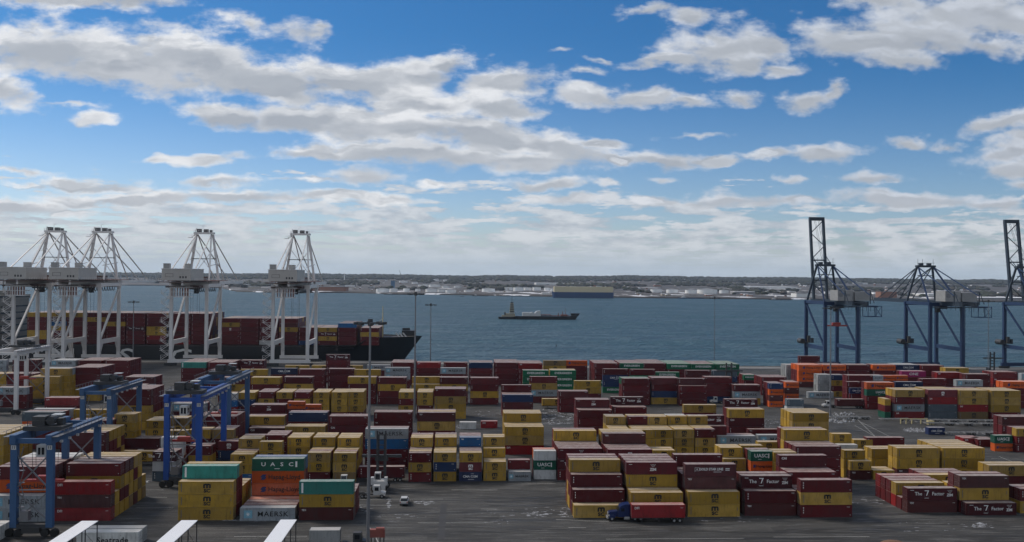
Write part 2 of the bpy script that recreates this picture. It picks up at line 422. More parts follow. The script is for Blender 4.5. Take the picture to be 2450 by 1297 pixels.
B(1454, 1075.5, 3, 40, ["rrX", "rrr", "rrr", "rrrm", "rrrM", "rrrM"])
B(1563, 1077, 3, 20, ["MMM", "MMM"])
B(1722.5, 1071, 4, 20, ["MMMM", "MMMM"])
B(1731, 1098, 3, 20, ["rMM"])
B(1773, 1065.5, 4, 20, ["MMMM"])
B(1814, 1057, 4, 20, ["MMMM"])
B(1796.5, 1080, 4, 20, ["rrHU", "rrrr"])
B(1852, 1082, 4, 20, ["MMMM", "MMMM"])
B(1903, 1068, 4, 40, ["rrrr", "rrrr", "rrrr", "rrrMM", "rrrrr"])
B(2034, 1103.2, 2, 20, ["mM", "mM"])
B(2019, 1077.5, 3, 20, ["MMM"])
B(2089, 1125, 1, 20, ["M", "M"])
B(2146, 1072, 3, 40, ["mMM", "MMM"])
B(2254.4, 1072, 3, 40, R("MMM", 5))
B(2086, 1074, 2, 40, ["MM", "MM"])
# third line
B(53, 986, 4, 40, ["rrHS", "rrrr"])
B(80, 978, 4, 40, ["rrHK"])
B(176, 980, 4, 40, ["rrMM"])
B(167, 1006, 4, 40, ["rrrr", "rrrr"])
B(274, 991, 5, 20, ["MMMMM", "MMMMM"])
B(348, 1006, 4, 20, ["MMMM", "MMMM", "MMMM"])
B(470, 996, 4, 40, ["rrrr", "rrrr", "rrrr", "rrrr"])
B(508, 1028, 4, 20, ["rrrM", "rrMr", "rrrr"])
B(452, 1028, 4, 20, ["rrrM", "rrrM"])
B(397, 1030, 4, 20, ["rrrM"])
B(410, 965, 3, 40, ["rrK", "rrr"])
B(404, 1000, 3, 20, ["rMy", "rrM"])
B(455, 940, 4, 20, ["rrRr"])
B(590.7, 996, 3, 40, ["rrM", "rrr"])
B(595, 1024, 2, 40, ["rI", "rr"])
B(690, 987, 4, 40, ["rrrN", "rrrr"])
B(682, 1020, 3, 40, ["rrM", "rrM"])
B(786.6, 995.6, 4, 40, ["rrIr", "rrrr"])
B(895, 986, 4, 40, ["rrrr", "rrrr"])
B(998.6, 987, 4, 40, ["rrMm", "rrrM", "rrrr"])
B(1208, 1021, 3, 40, ["RMM", "rMM", "rMM", "rMMM", "rMMM", "rMMM"])
B(1460, 1028, 4, 20, ["MMMM", "MMMM", "MMMM", "MMMMM", "MMMMy"])
B(1515, 1028, 4, 20, ["MMMM", "MMMM", "MMMM", "MMMMr", "MMMMM"])
B(1562.7, 1028, 4, 20, ["MMMM", "MMMM", "MMMM", "MMMMM", "MMMMM"])
B(1613, 1027, 4, 20, ["MMMM", "MMMM", "MMMM", "MMMMM", "MMMMW"])
B(1664, 1027, 4, 20, ["MMMr", "MMMM", "MMMM", "MMMMM"])
B(1648, 1019, 3, 40, ["rrZ", "rrrF"])
B(1718, 1043, 2, 40, ["rK", "rr"])
B(1814, 1041, 2, 40, ["rK"])
B(1790, 1027, 2, 40, ["rr"])
B(1743.7, 979.2, 4, 40, ["rrIM", "rrrr"])
B(1896, 988, 4, 40, ["MMMM", "rrMM", "rrMM", "rrMM"])
B(1992, 1038, 3, 20, ["MMM"])
B(2043, 1052, 2, 20, ["MM"])
B(2006, 1064, 2, 20, ["MW"])
B(2073.5, 1047, 2, 40, ["rr"])
B(2380, 1042, 2, 20, ["HU"])
B(2305, 1048, 1, 20, ["R", "R"])
B(2340, 1051, 1, 20, ["r", "r"])
B(2432, 1025, 3, 20, ["rrM", "rrr"])
B(2222, 1023, 1, 20, ["C"])
B(2398, 997, 3, 40, ["rrm", "rrr"])
# fourth line
B(107, 951.7, 3, 40, ["rrR", "rrr"])
B(618, 937.5, 4, 20, ["rrMr", "rrMr", "rrrr", "rrrr"])
B(571, 939, 4, 20, ["rrNM", "rrMM", "rrrM"])
B(528, 941, 4, 20, ["rRBW", "rrrM"])
B(661.6, 938, 4, 20, ["rrrM", "rrrM", "rrrM", "rrrM"])
B(703, 938, 4, 20, ["rrMr", "rrMr", "rrrr", "rrrM"])
B(750, 938, 4, 20, R("rMMM", 4))
B(793, 938, 4, 20, R("rMMM", 4))
B(832, 937.5, 4, 20, R("rMMM", 4))
B(954, 938, 4, 20, ["rMrM", "rMMM", "rMMM", "rrrM"])
B(998, 938, 4, 20, ["rrMM", "rMMM", "rMMM", "rrrM"])
B(688, 960.6, 4, 20, ["rrrH"])
B(728, 968, 3, 20, ["rrH"])
B(600.5, 968.6, 3, 40, ["rrZ", "rrr"])
B(1040, 930.5, 4, 40, ["MMMr", "rMMr", "rMMr"])
B(1202, 944.6, 3, 40, ["rrN", "rrr", "rrr", "rrrr"])
B(1382.7, 981, 3, 40, ["rrr", "rrr", "rrrZ", "rrrr"])
B(1467, 974, 3, 40, ["rrr", "rrr", "rrrF"])
B(1636, 968.6, 3, 40, ["rrM"])
B(1734, 955, 4, 40, ["rrrF"])
B(1883, 955, 5, 20, ["rrMWS"])
B(1100, 1010, 1, 20, ["W"])
B(1151, 1007.6, 1, 20, ["R"])
# fifth line
B(-55, 894, 4, 40, R("MMMM", 3))
B(13, 894, 4, 40, R("rrrr", 3))
B(71, 901, 4, 40, R("MMMM", 5))
B(97, 882, 5, 40, ["MMMMM", "MMMMK", "MMMMK"])
B(171, 879, 5, 40, ["MMrrr"]+R("rMrrr", 5))
B(-10, 927, 3, 40, ["rrK", "rrr"])
B(272, 941, 4, 20, R("MMMM", 3))
B(277, 931, 5, 40, ["MMMrr"]+R("MMrrr", 4))
B(298, 902, 4, 40, ["rrKr"]+R("rrrr", 3))
B(270, 921, 4, 40, ["rrrE", "rrrr"])
B(600.5, 903, 4, 40, ["rrrM", "rrrM"])
B(679, 902, 4, 40, ["rrMr", "rrrr"])
B(522, 903, 4, 40, ["rrMr", "rrrr"])
B(832, 902, 4, 40, ["rrrM", "rrrr"])
B(904.6, 903, 4, 40, ["rrMr", "rrrr"])
B(985, 919, 3, 40, ["rrM", "rrrM"])
B(1052, 903, 4, 40, ["rrMr", "rrMr"])
B(1126, 904, 4, 40, ["rMrr", "rrrr"])
B(1267.4, 901, 4, 40, ["rKMr"])
B(1337, 936, 3, 40, ["rrr", "rrr"])
B(1374, 911, 3, 40, ["rMM"])
B(1489, 905.6, 4, 40, ["rrrr", "rrrE", "rrrE"])
B(1559, 904, 4, 40, ["MNrr", "rrrr", "rrrr"])
B(1626, 923, 3, 40, ["rrr", "rrrr"])
B(1650, 907, 4, 20, ["rrrM"])
B(1687, 902, 4, 40, ["Nrrr", "rrrr"])
B(1755, 921, 3, 40, ["MKr", "rrr"])
B(1841, 917, 4, 20, ["HmHN", "rrrr", "rrrr"])
B(1879.5, 914, 4, 20, ["HHmH", "rrrr", "rrrr"])
B(1934, 938, 1, 40, ["K"])
B(2034, 928, 3, 20, ["rrC"])
B(2027, 913, 4, 20, ["rrrr"])
B(2073.5, 915, 4, 40, ["rrUH", "rrrr"])
B(2143, 913.5, 4, 40, ["rrrC"])
B(2202, 906, 4, 40, ["rrrr"])
B(2288, 909, 4, 40, ["rrrK"])
B(2400, 913, 4, 40, ["rrrH", "rrrH"])
B(2141.4, 932.8, 4, 40, ["RKrM"]+R("rrrM", 2))
B(2221, 932.8, 4, 40, ["SSRX"]+["rrrM"]*3)
B(2294, 933.7, 4, 40, ["yRMM"]+R("rrrM", 2)+["rrrr"])
B(2372, 934.6, 4, 40, R("rMMM", 4))
# sixth line
B(501, 885, 4, 40, ["rrrr", "rrrr"])
B(575.6, 883.5, 4, 40, ["rrrM"])
B(648, 881, 4, 40, ["rrrC"])
B(714, 883.5, 4, 40, ["rrrr", "rrrr"])
B(785, 882.5, 4, 40, ["rrrr", "rrrr"])
B(848, 884, 4, 40, ["rrrM"])
B(920, 879, 4, 40, ["rrKK"])
B(1053.6, 880, 4, 40, ["rrrK"])
B(1251.4, 886, 4, 40, ["EEEE", "rrrr"])
B(1317, 886, 4, 40, ["EEEE", "rrrM", "rrrM"])
B(1443, 882.6, 4, 40, ["ENCr"])
B(1508.6, 883.5, 4, 40, ["rEEr"])
B(1568, 890, 3, 40, ["rrE"])
B(1640, 886, 4, 40, ["rrrr"])
B(1704, 886, 4, 40, ["rrNS"])
B(1780, 897, 3, 20, ["rrE", "rrr", "rrr"])
B(1822, 902, 3, 40, ["rrr"]+["rrr"]*3)
B(1957, 896, 4, 20, ["VVVV", "VVVV"])
B(1990, 897, 4, 20, ["MrMN", "rrrr"])
B(2027, 898, 4, 40, ["rrrr", "rrrr"])
B(2084, 898, 4, 20, ["rrrK", "rrrr"])
B(2112, 898, 4, 20, ["rrrH"])
B(2143, 898, 4, 20, ["rrmH"])
B(2157, 888, 4, 40, ["rrrO", "rrrr"])
B(2242, 891, 4, 40, ["rrrR", "rrrr"])
B(2376, 890, 4, 40, ["rrRR", "rrrr", "rrrr"])
B(2444, 893, 4, 40, ["rrWK"])
B(2310, 895, 4, 40, ["rrrr", "rrrr"])
# quayside line
B(-45, 861, 4, 40, ["rrKK"])
B(30, 861, 4, 40, ["rrrr"]*2)
B(120.6, 862, 4, 40, ["rrKK"]+R("rrrK", 3))
B(186, 862, 4, 40, R("rrrr", 6))
B(251, 862, 4, 40, R("rrrr", 6))
B(433.7, 866.6, 4, 40, ["rrrT"]+R("rrrr", 7))
B(497, 867, 4, 40, R("rrrr", 6))
B(575, 862, 4, 40, ["rrrF", "rrrr"])
B(682, 874, 3, 40, ["rrM"])
B(746, 874, 3, 40, ["rrM"])
B(811, 874, 3, 40, ["rrM"])
B(878, 872.8, 3, 40, ["rrK"])
B(780, 848, 5, 40, ["rrrrF"])
B(936, 867, 4, 40, R("rrrr", 6))
B(997, 867, 4, 40, ["FrrR"]+R("rrrr", 2))
B(1061.6, 867, 4, 40, ["rrrr", "rrrr"])
B(1122, 867.5, 4, 40, ["rrrN"]+R("rrrr", 4))
B(1184, 867.5, 4, 40, R("rrrr", 7))
B(1241, 869, 4, 40, ["rrrR"]+R("rrrr", 5))
B(1300, 862, 4, 40, ["rrMy"])
B(1351, 862, 4, 40, ["rrrH"])
B(1422.6, 869, 4, 40, ["Errr"]+R("rrrr", 6))
B(1484, 869, 4, 40, ["rrrE"]+R("rrrr", 6))
B(1538, 869, 4, 40, R("rrrr", 8))
B(1597, 870, 4, 40, ["rrrE"]+R("rrrE", 6))
B(1655, 871, 4, 40, ["rrrE"]+R("rrrr", 6))
B(1713.5, 871, 4, 40, ["rrEE"]+R("rrrE", 6))
B(1881, 873, 4, 20, R("VVVV", 3))
B(1911, 873, 4, 40, ["mHHH"]+["rrrH"]*3)
B(1969, 873, 4, 40, ["rrrH"]+["rrrr"]*3)
B(2026, 873, 4, 40, ["rrrr"]*3)
B(2088, 873, 4, 40, ["rrrH"]+["rrrr"]*2)
B(2146, 873, 4, 40, ["rrrC"]+["rrrK"]*3)
B(2204, 874, 4, 40, ["rrrr"]*3)
B(2262, 880, 4, 40, ["rrrM"]*2)
B(1912, 851.5, 4, 40, ["rrrr"])
NYARD = len(CONT)
# containers with a long axis pointing away from the camera: three tiers by the roadway
q = at(2124, 1001, 0)
for t, c in enumerate("UrM"): P(q.x, q.y+3.05, t*2.59+.01, 20, c, blk=-2, row=0, tier=t, nt=3, rz=PI/2)
# loads on road chassis
CH = 1.18
TRUCKLOADS = []
def load(px, py_top, L, c, key):
    l, h = DIM[L]; q = at(px, py_top, CH+h)
    P(q.x+l/2, q.y+CW/2, CH+.02, L, c, blk=-3, row=0, tier=0, nt=1, key=key)
    TRUCKLOADS.append((q.x, q.y+CW/2, l, key))
load(1512, 1208.5, 40, 'R', 'behind the blue tractor')
load(290, 1080, 40, 'M', 'on a chassis left of the tall blue gantry crane')
load(858.5, 1117, 40, 'r', 'under the mast of the white container handler')
load(1297.5, 954, 40, 'M', 'alone in the mid roadway below a grey lettered one')
load(2002, 955, 40, 'r', 'behind the white cab by the thin mast')
load(740, 1269, 20, 'W', 'at the bottom edge beside the big lamp mast')

# ship containers (ship berthed along the quay)
SHIPY, SHIPZ = 600.0, 9.5
bays = [("x", None)]
shipbays = [  # left edge px on ship side, tiers seen from the quay, top count
 (862, ["rrMr", "rrrM"], 4), (808, ["Crrrr"], 5), (761, ["rMFM"], 4), (714, ["Nrrr"], 4), (667, ["rrrMmr"], 5),
 (620, ["WrrFrr"], 5), (573, ["rrrrrr"], 5), (528, ["rrrXMr"], 5), (457, ["rrrrrrr"], 6), (410, ["Rrmrrrr"], 6), (350, ["rRMMrrr"], 6),
 (301, ["rrrFrrr"], 6), (253, ["rrrrMrr"], 6), (206, ["rmrrrMr"], 6), (159, ["rrrrmrM"], 6), (112, ["rrrMBFM"], 6), (64, ["rMMrrrM"], 6)]
for bi, (px, tt, nt) in enumerate(shipbays):
    X = atY(px, 800, SHIPY).x
    s = tt[0]
    for r in range(14):
        st = s if r == 0 else ''.join(random.choice('rrrrrMmrrN') for _ in range(len(s)))
        if bi == 1 and r == 0: st = 'rrrrB'
        for t, c in enumerate(st):
            P(X+6.1, SHIPY+CW/2+r*2.5+.4, SHIPZ+t*2.9, 40, c, blk=-10-bi, row=r, tier=t, nt=len(st))
# ------------------------------------------------------------------ which boxes does the camera see
def visibility():
    n = len(CONT)
    hx = np.array([(DIM[c['L']][0] if not c.get('rz') else CW)/2 for c in CONT]); hy = np.array([(CW if not c.get('rz') else DIM[c['L']][0])/2 for c in CONT])
    hh = np.array([DIM[c['L']][1] for c in CONT]); C = np.array([(c['x'], c['y'], c['z']) for c in CONT])
    lo = C-np.stack([hx-.03, hy-.03, 0*hx], 1); hi = C+np.stack([hx-.03, hy-.03, hh-.06], 1)
    area = np.zeros(n); cam = np.array([0, 0, CAMZ])
    pts = []; own = []; wt = []
    for i, c in enumerate(CONT):
        x, y, z = C[i]; a, b, h = hx[i], hy[i], hh[i]
        corners = [proj((x+sx*a, y-b, z+sz)) for sx, sz in ((-1, 0), (1, 0), (1, h), (-1, h))]
        A = abs(sum(corners[k][0]*corners[(k+1) % 4][1]-corners[(k+1) % 4][0]*corners[k][1] for k in range(4)))/2
        cc = proj((x, y, z))
        if cc[0] < -90 or cc[0] > 2540 or cc[1] > 1350: continue
        for u in (-.85, -.4, 0, .4, .85):
            for v in (.12, .5, .88): pts.append((x+u*a, y-b-.02, z+v*h)); own.append(i); wt.append(A/15)
        for u in (-.8, 0, .8):
            for v in (-.7, .7): pts.append((x+u*a, y+v*b, z+h+.0)); own.append(i); wt.append(A*.25/6)
        s = -1 if x > 0 else 1
        for u in (-.6, .6): pts.append((x+s*(a+.02), y+u*b, z+.5*h)); own.append(i); wt.append(A*.1/2)
    P_ = np.array(pts); d = P_-cam; own = np.array(own); wt = np.array(wt)
    inframe = np.array([-20 < proj(p)[0] < 2470 and proj(p)[1] < 1310 for p in pts])
    az = P_[:, 0]/P_[:, 1]
    ca = np.stack([lo[:, 0]/lo[:, 1], lo[:, 0]/hi[:, 1], hi[:, 0]/lo[:, 1], hi[:, 0]/hi[:, 1]], 1); amin, amax = ca.min(1), ca.max(1)
    srt = np.argsort(az)
    for k in range(0, len(srt), 400):
        ii = srt[k:k+400]; bx = np.where((amax > az[ii[0]]-.001) & (amin < az[ii[-1]]+.001))[0]
        dd = d[ii][:, None, :]
        with np.errstate(divide='ignore', invalid='ignore'):
            t1 = (lo[bx][None]-cam)/dd; t2 = (hi[bx][None]-cam)/dd
        tn = np.minimum(t1, t2).max(2); tf = np.maximum(t1, t2).min(2)
        hit = (tn < tf) & (tn < .9995) & (tf > 0) & (bx[None] != own[ii][:, None])
        vis = ~hit.any(1) & inframe[ii]
        np.add.at(area, own[ii], wt[ii]*vis)
    return area
AREA = visibility()
order = np.argsort(-AREA)
NIND = 300
top = set(int(i) for i in order[:NIND] if AREA[i] > 0)
print('containers', len(CONT), 'visible', int((AREA > 0).sum()), 'cut area', float(AREA[order[NIND-1]]))

# naming of lines and blocks
LINES = [(0, 226, 'nearest line'), (226, 263, 'second line'), (263, 303, 'third line'), (303, 368, 'fourth line'), (368, 408, 'fifth line'), (408, 447, 'sixth line'), (447, 560, 'quayside line')]
ORD = ['leftmost', 'second', 'third', 'fourth', 'fifth', 'sixth', 'seventh', 'eighth', 'ninth', 'tenth', 'eleventh', 'twelfth', 'thirteenth', 'fourteenth', 'fifteenth', 'sixteenth', 'seventeenth', 'eighteenth', 'nineteenth', 'twentieth']
ORD += ['twenty-'+w for w in ['first']+ORD[1:9]]+['thirtieth']+['thirty-'+w for w in ['first']+ORD[1:9]]
seen_blk = {}
for i in range(len(CONT)):
    b = CONT[i]['blk']
    if b >= 0 and AREA[i] > 0: seen_blk.setdefault(b, 0); seen_blk[b] += AREA[i]
blk_name = {}
for lo_, hi_, nm in LINES:
    bs = sorted([b for b in seen_blk if lo_ <= BLK[b][1] < hi_], key=lambda b: (BLK[b][0]/BLK[b][1]))
    for k, b in enumerate(bs):
        kr = len(bs)-1-k
        blk_name[b] = ((ORD[k]+' stack from left') if 0 < k <= kr else 'leftmost stack' if k == 0 else 'rightmost stack' if kr == 0 else ORD[kr]+' stack from right', nm)
TIER = {1: ['only tier'], 2: ['ground tier', 'top tier'], 3: ['ground tier', 'middle tier', 'top tier'], 4: ['ground tier', 'second tier', 'third tier', 'top tier'],
        5: ['ground tier', 'second tier', 'third tier', 'fourth tier', 'top tier'], 6: ['bottom tier', 'second tier', 'third tier', 'fourth tier', 'fifth tier', 'top tier'], 7: ['bottom tier', 'second tier', 'third tier', 'fourth tier', 'fifth tier', 'sixth tier', 'top tier']}
ROWN = ['front row', 'second row', 'third row', 'fourth row', 'fifth row', 'sixth row', 'seventh row', 'eighth row', 'ninth row']
SP = {'rows': 0}
nlog = {'M', 'K', 'E', 'U', 'H', 'F', 'Z', 'G', 'R', 'I', 'X', 'O', 'C', 'Q', 'T', 'm', 'y', 'r', 'N', 'S', 'B', 'W', 'V'}
used_labels = {}
def clabel(c):
    colr, mk = CODE[c['c']]; sz = 'long' if c['L'] == 40 else 'short'
    head = ' '.join(w for w in (sz, colr, mk, 'container') if w)
    b = c['blk']
    if b >= 0:
        o, ln = blk_name.get(b, ('hidden stack', 'yard'))
        return f"{head}, {TIER[c['nt']][c['tier']]}, {ROWN[min(c['row'],8)]}, {o}, {ln}"
    if b == -2: return f"{head} turned end-on beside the roadway, {TIER[3][c['tier']]}"
    if b == -3: return f"{head} {c['key']}"
    return f"{head} on the black ship, {TIER[c['nt']][c['tier']]}, {ORD[-b-10] if b < -10 else 'first'} bay from bow, row {'one' if c['row']==0 else 'behind'}".replace(', row one', ', quay side').replace(', row behind', ', inner row')
GRP = {'nearest line': 'containers in the nearest line', 'second line': 'containers in the second line', 'third line': 'containers in the third line'}
stuff = MB(); stuff_mats = []; sidx = {}
for k in COL:
    sidx[k] = len(stuff_mats); stuff_mats += [WALL[k], ROOF[k]]
inkbase = len(stuff_mats); stuff_mats += INKL
def add_stuff(c, logo):
    l, h = DIM[c['L']]; x, y, z = c['x'], c['y'], c['z']; a, b = (l/2, CW/2) if not c.get('rz') else (CW/2, l/2)
    z1 = z+h-.07; k = sidx[c['c']]
    vs = [(x-a, y-b, z), (x+a, y-b, z), (x+a, y+b, z), (x-a, y+b, z), (x-a, y-b, z1), (x+a, y-b, z1), (x+a, y+b, z1), (x-a, y+b, z1)]
    o = len(stuff.v); stuff.v += vs
    for f, m in (((0, 1, 5, 4), k), ((1, 2, 6, 5), k), ((2, 3, 7, 6), k), ((3, 0, 4, 7), k), ((4, 5, 6, 7), k+1), ((0, 3, 2, 1), k)):
        stuff.f.append(tuple(i+o for i in f)); stuff.m.append(m); stuff.smooth.append(False)
    if logo and not c.get('rz'):
        g = _lg.get((c['c'], c['L']))
        if g is None: g = _lg[(c['c'], c['L'])] = logo_mb(c['c'], l, h, 1)
        o = len(stuff.v); stuff.v += [(p[0]+x, p[1]+y-.03, p[2]+z) for p in g.v]
        for f, m in zip(g.f, g.m): stuff.f.append(tuple(i+o for i in f)); stuff.m.append(m+inkbase); stuff.smooth.append(False)
_lg = {}
for i, c in enumerate(CONT):
    if i in top:
        rz = c.get('rz', 0)
        t = thing('shipping_container', clabel(c), 'container', (c['x'], c['y'], c['z']), rz, 'stacked shipping containers')
        tone = (random.uniform(.66, 1.24), 0, random.choice((0, 0, 0, .15, .4)), 1)
        var = (c['tier']*7+c['row']*3+c['blk']*5+int(c['x'])) % 5 if c['c'] in 'rSNBW' else (1 if c['L'] == 20 else 0)
        for kind, nm in (('body', 'body'), ('frame', 'frame'), ('door', 'door'), ('logo', 'lettering')):
            if kind == 'logo' and (rz or (c['c'] == 'W')): continue
            o = link(nm, cmesh(kind, c['c'], c['L'], var if kind == 'logo' else 0), t); o.color = tone
            if kind == 'door' and (c['x'] > 40): o.rotation_euler = (0, 0, PI)
        if rz:
            lb = MB(); 
            if c['c'] == 'U':
                text_on(lb, 'UASC', 0, 1.3, 0, 1.0, 'white', .02); o = link('lettering', lb.mesh('side_lettering', INKL), t); o.rotation_euler = (0, 0, PI); o.location = (0, CW/2+.01, 0)
            if c['c'] == 'M':
                msc_mark(lb, 0, 1.2, 0, .8, 'black'); o = link('lettering', lb.mesh('side_lettering', INKL), t); o.rotation_euler = (0, 0, PI); o.location = (0, CW/2+.02, 0)
    else:
        add_stuff(c, AREA[i] > 0 and c['c'] in nlog)
so = stuff.build('more_shipping_containers', stuff_mats)
so.color = (1, .45, .05, 1)
tag(so, 'rest of the stacked shipping containers filling the yard and the ship deck', 'containers', kind='stuff')
# ------------------------------------------------------------------ sky and light
EXPO = 0.12
SUN_EL, SUN_AZ = math.radians(42), math.radians(-58)   # azimuth measured from +Y, negative = to the left
SKY = .1
world = bpy.data.worlds.new('World'); scene.world = world; world.use_nodes = True
nt = world.node_tree; L = nt.links; bg = nt.nodes['Background']
sky = nt.nodes.new('ShaderNodeTexSky'); sky.sky_type = 'NISHITA'; sky.sun_disc = False
sky.sun_elevation = SUN_EL; sky.sun_rotation = SUN_AZ; sky.air_density = 1.0; sky.dust_density = .6; sky.ozone_density = 5.0; sky.altitude = 50
tcw = N(nt, 'ShaderNodeTexCoord').outputs['Generated']
sep = N(nt, 'ShaderNodeSeparateXYZ'); L.new(tcw, sep.inputs[0])
ay = mth(nt, 'ADD', mth(nt, 'ABSOLUTE', sep.outputs[1]), .02)
u = mth(nt, 'DIVIDE', sep.outputs[0], ay); v = mth(nt, 'DIVIDE', sep.outputs[2], ay)
cm = N(nt, 'ShaderNodeCombineXYZ'); L.new(u, cm.inputs[0]); L.new(v, cm.inputs[1])
UV = cm.outputs[0]
def vadd(a, b):
    n = N(nt, 'ShaderNodeVectorMath', operation='ADD'); L.new(a, n.inputs[0]); L.new(b, n.inputs[1]); return n.outputs[0]
def vscale(a, s3):
    n = N(nt, 'ShaderNodeVectorMath', operation='MULTIPLY'); L.new(a, n.inputs[0]); n.inputs[1].default_value = s3; return n.outputs[0]
def vnoise(vec, scale, detail):
    n = N(nt, 'ShaderNodeTexNoise'); n.inputs['Scale'].default_value = scale; n.inputs['Detail'].default_value = detail; n.inputs['Roughness'].default_value = .55
    L.new(vec, n.inputs['Vector'])
    s = N(nt, 'ShaderNodeVectorMath', operation='SUBTRACT'); L.new(n.outputs['Color'], s.inputs[0]); s.inputs[1].default_value = (.5, .5, .5); return s.outputs[0]
w1 = vscale(vnoise(mapping(nt, UV, (1, 2.0, 1)), 8, 3), (.065, .034, 0))
w2 = vscale(vnoise(mapping(nt, UV, (1, 1.8, 1)), 30, 4), (.032, .018, 0))
PV = vadd(vadd(UV, w1), w2)
spv = N(nt, 'ShaderNodeSeparateXYZ'); L.new(PV, spv.inputs[0])
blobs = [(150,130,240,72,0,1),(310,165,260,74,5,1),(490,150,250,74,8,1),(660,195,240,58,8,1),(860,205,240,50,4,1),(1010,190,95,42,0,1),(210,12,300,24,-3,1),(40,215,90,40,20,.8),
 (560,283,125,38,10,1),(760,292,260,46,4,1),(950,310,280,60,6,1),(1150,325,240,60,10,1),(1310,352,190,42,10,1),(1430,342,80,14,0,.9),(1010,248,190,46,5,1),(1185,262,120,36,8,1),
 (760,364,120,22,0,1),(1000,376,300,36,3,1),(1250,386,210,30,0,1),(1195,212,140,38,-8,1),(1080,170,70,24,0,.8),
 (1420,232,120,27,2,.9),(1545,238,90,27,4,.9),(1625,252,62,22,8,.8),(1742,240,62,24,0,.75),(1905,242,90,28,-6,.85),(1970,228,50,16,-8,.7),
 (1720,115,150,58,-6,1),(1800,110,80,62,0,1),(1600,150,115,18,-4,1),(1540,30,66,22,-6,.75),(1650,52,90,26,4,.8),(1830,162,80,20,0,.7),(1750,150,110,30,0,.9),
 (2060,115,200,58,4,1),(2180,95,220,60,0,1),(2290,50,280,62,0,1),(2430,70,160,52,10,.9),(2100,18,150,28,0,.8),(2130,155,150,26,0,.85),(2330,120,140,34,10,.7),
 (2400,303,150,26,-12,.95),(2390,370,140,34,-6,1),(2430,402,160,28,0,1),(2130,345,62,18,0,.85),(2230,352,80,12,0,.5),(2450,345,80,40,0,.8),
 (1585,382,110,25,2,1),(1700,387,90,14,0,.95),(1810,380,95,14,2,.95),(1950,380,100,22,-4,1),(1480,382,80,16,0,.9),
 (240,291,62,16,-4,.75),(180,268,90,8,0,.55),(458,385,125,16,-3,.95),(730,78,80,32,4,.55),(610,66,80,26,15,.45),(760,72,40,18,0,.6),
 (1330,132,62,9,0,.6),(1425,152,48,8,0,.55),(1390,175,54,10,0,.55),(1640,330,80,8,0,.4),
 (1290,440,100,18,-3,.85),(1447,443,50,15,0,.85),(1585,428,52,9,0,.6),(1870,438,54,10,0,.75),(2060,436,96,18,-3,.9),(1040,440,66,12,-5,.85),(870,425,110,26,0,.7),(740,436,110,8,0,.6),
 (1330,478,140,14,0,.8),(1560,480,90,16,0,.9),(1740,485,150,20,0,.9),(1900,485,90,16,0,.85),(2130,482,190,24,0,1),(2350,485,100,20,0,.85),(2430,440,70,18,0,.8),
 (50,415,100,10,3,.7),(60,445,110,10,3,.7),(200,442,110,15,3,.8),(300,455,120,16,3,.7),(320,480,270,18,0,.9),(560,477,210,18,0,.9),(850,482,180,15,0,.9),(500,500,56,10,0,.7),(60,495,150,20,0,.9),(190,507,70,13,0,.8),(560,447,120,18,0,.6)]
D = None; D2 = None
for (px, py, rx, ry, ang, wgt) in blobs:
    d = ray(px, py); cu, cv = d.x/d.y, d.z/d.y
    mp = N(nt, 'ShaderNodeMapping', vector_type='TEXTURE')
    cz = N(nt, 'ShaderNodeCombineXYZ'); L.new(spv.outputs[0], cz.inputs[0]); L.new(spv.outputs[1], cz.inputs[1]); L.new(cz.outputs[0], mp.inputs[0])
    if D is not None: L.new(mth(nt, 'ADD', D, D2), cz.inputs[2])      # carries the running value so the shader stays small
    mp.inputs['Location'].default_value = (cu, cv, 0); mp.inputs['Rotation'].default_value = (0, 0, -math.radians(ang)); mp.inputs['Scale'].default_value = (rx*1.16/F, ry*1.22/F, 1e6)
    ln = N(nt, 'ShaderNodeVectorMath', operation='LENGTH'); L.new(mp.outputs[0], ln.inputs[0])
    f = mth(nt, 'MULTIPLY_ADD', ln.outputs['Value'], -wgt, wgt)
    if ry >= 18:
        of = N(nt, 'ShaderNodeVectorMath', operation='SUBTRACT'); L.new(mp.outputs[0], of.inputs[0]); of.inputs[1].default_value = (-.10, .42, 0)
        l2 = N(nt, 'ShaderNodeVectorMath', operation='LENGTH'); L.new(of.outputs[0], l2.inputs[0])
        f2 = mth(nt, 'MULTIPLY_ADD', l2.outputs['Value'], -wgt, wgt)
        D2 = f2 if D2 is None else mth(nt, 'SMOOTH_MAX', D2, f2, .10)
    D = f if D is None else mth(nt, 'SMOOTH_MAX', D, f, .12)
fb = noise(nt, mapping(nt, UV, (1, 1.9, 1), (3, 1, 0)), 20, 7, .60)
Dn = mth(nt, 'ADD', D, mth(nt, 'MULTIPLY', mth(nt, 'SUBTRACT', fb, .52), 1.8))
cov1 = sstep(nt, Dn, -.02, .58)
# cloud rows towards the horizon, laid out on a level sheet
vv = mth(nt, 'ADD', mth(nt, 'MAXIMUM', v, 0.0), .03)
cp = N(nt, 'ShaderNodeCombineXYZ'); L.new(mth(nt, 'DIVIDE', u, vv), cp.inputs[0]); L.new(mth(nt, 'DIVIDE', 1.0, vv), cp.inputs[1])
row = noise(nt, mapping(nt, cp.outputs[0], (.9, .95, 1), (1.3, 4.1, 0)), 1.0, 4, .6)
row2 = noise(nt, mapping(nt, UV, (1, 3.4, 1), (2, 7, 0)), 22, 5, .62)
rm = mth(nt, 'ADD', mth(nt, 'MULTIPLY', row, .55), mth(nt, 'MULTIPLY', row2, .45))
low = sstep(nt, v, .045, .14, 1, .15)
high = sstep(nt, v, .36, .55)
thr = mth(nt, 'SUBTRACT', .635, mth(nt, 'MULTIPLY', mth(nt, 'MAXIMUM', low, mth(nt, 'MULTIPLY', high, .75)), .20))
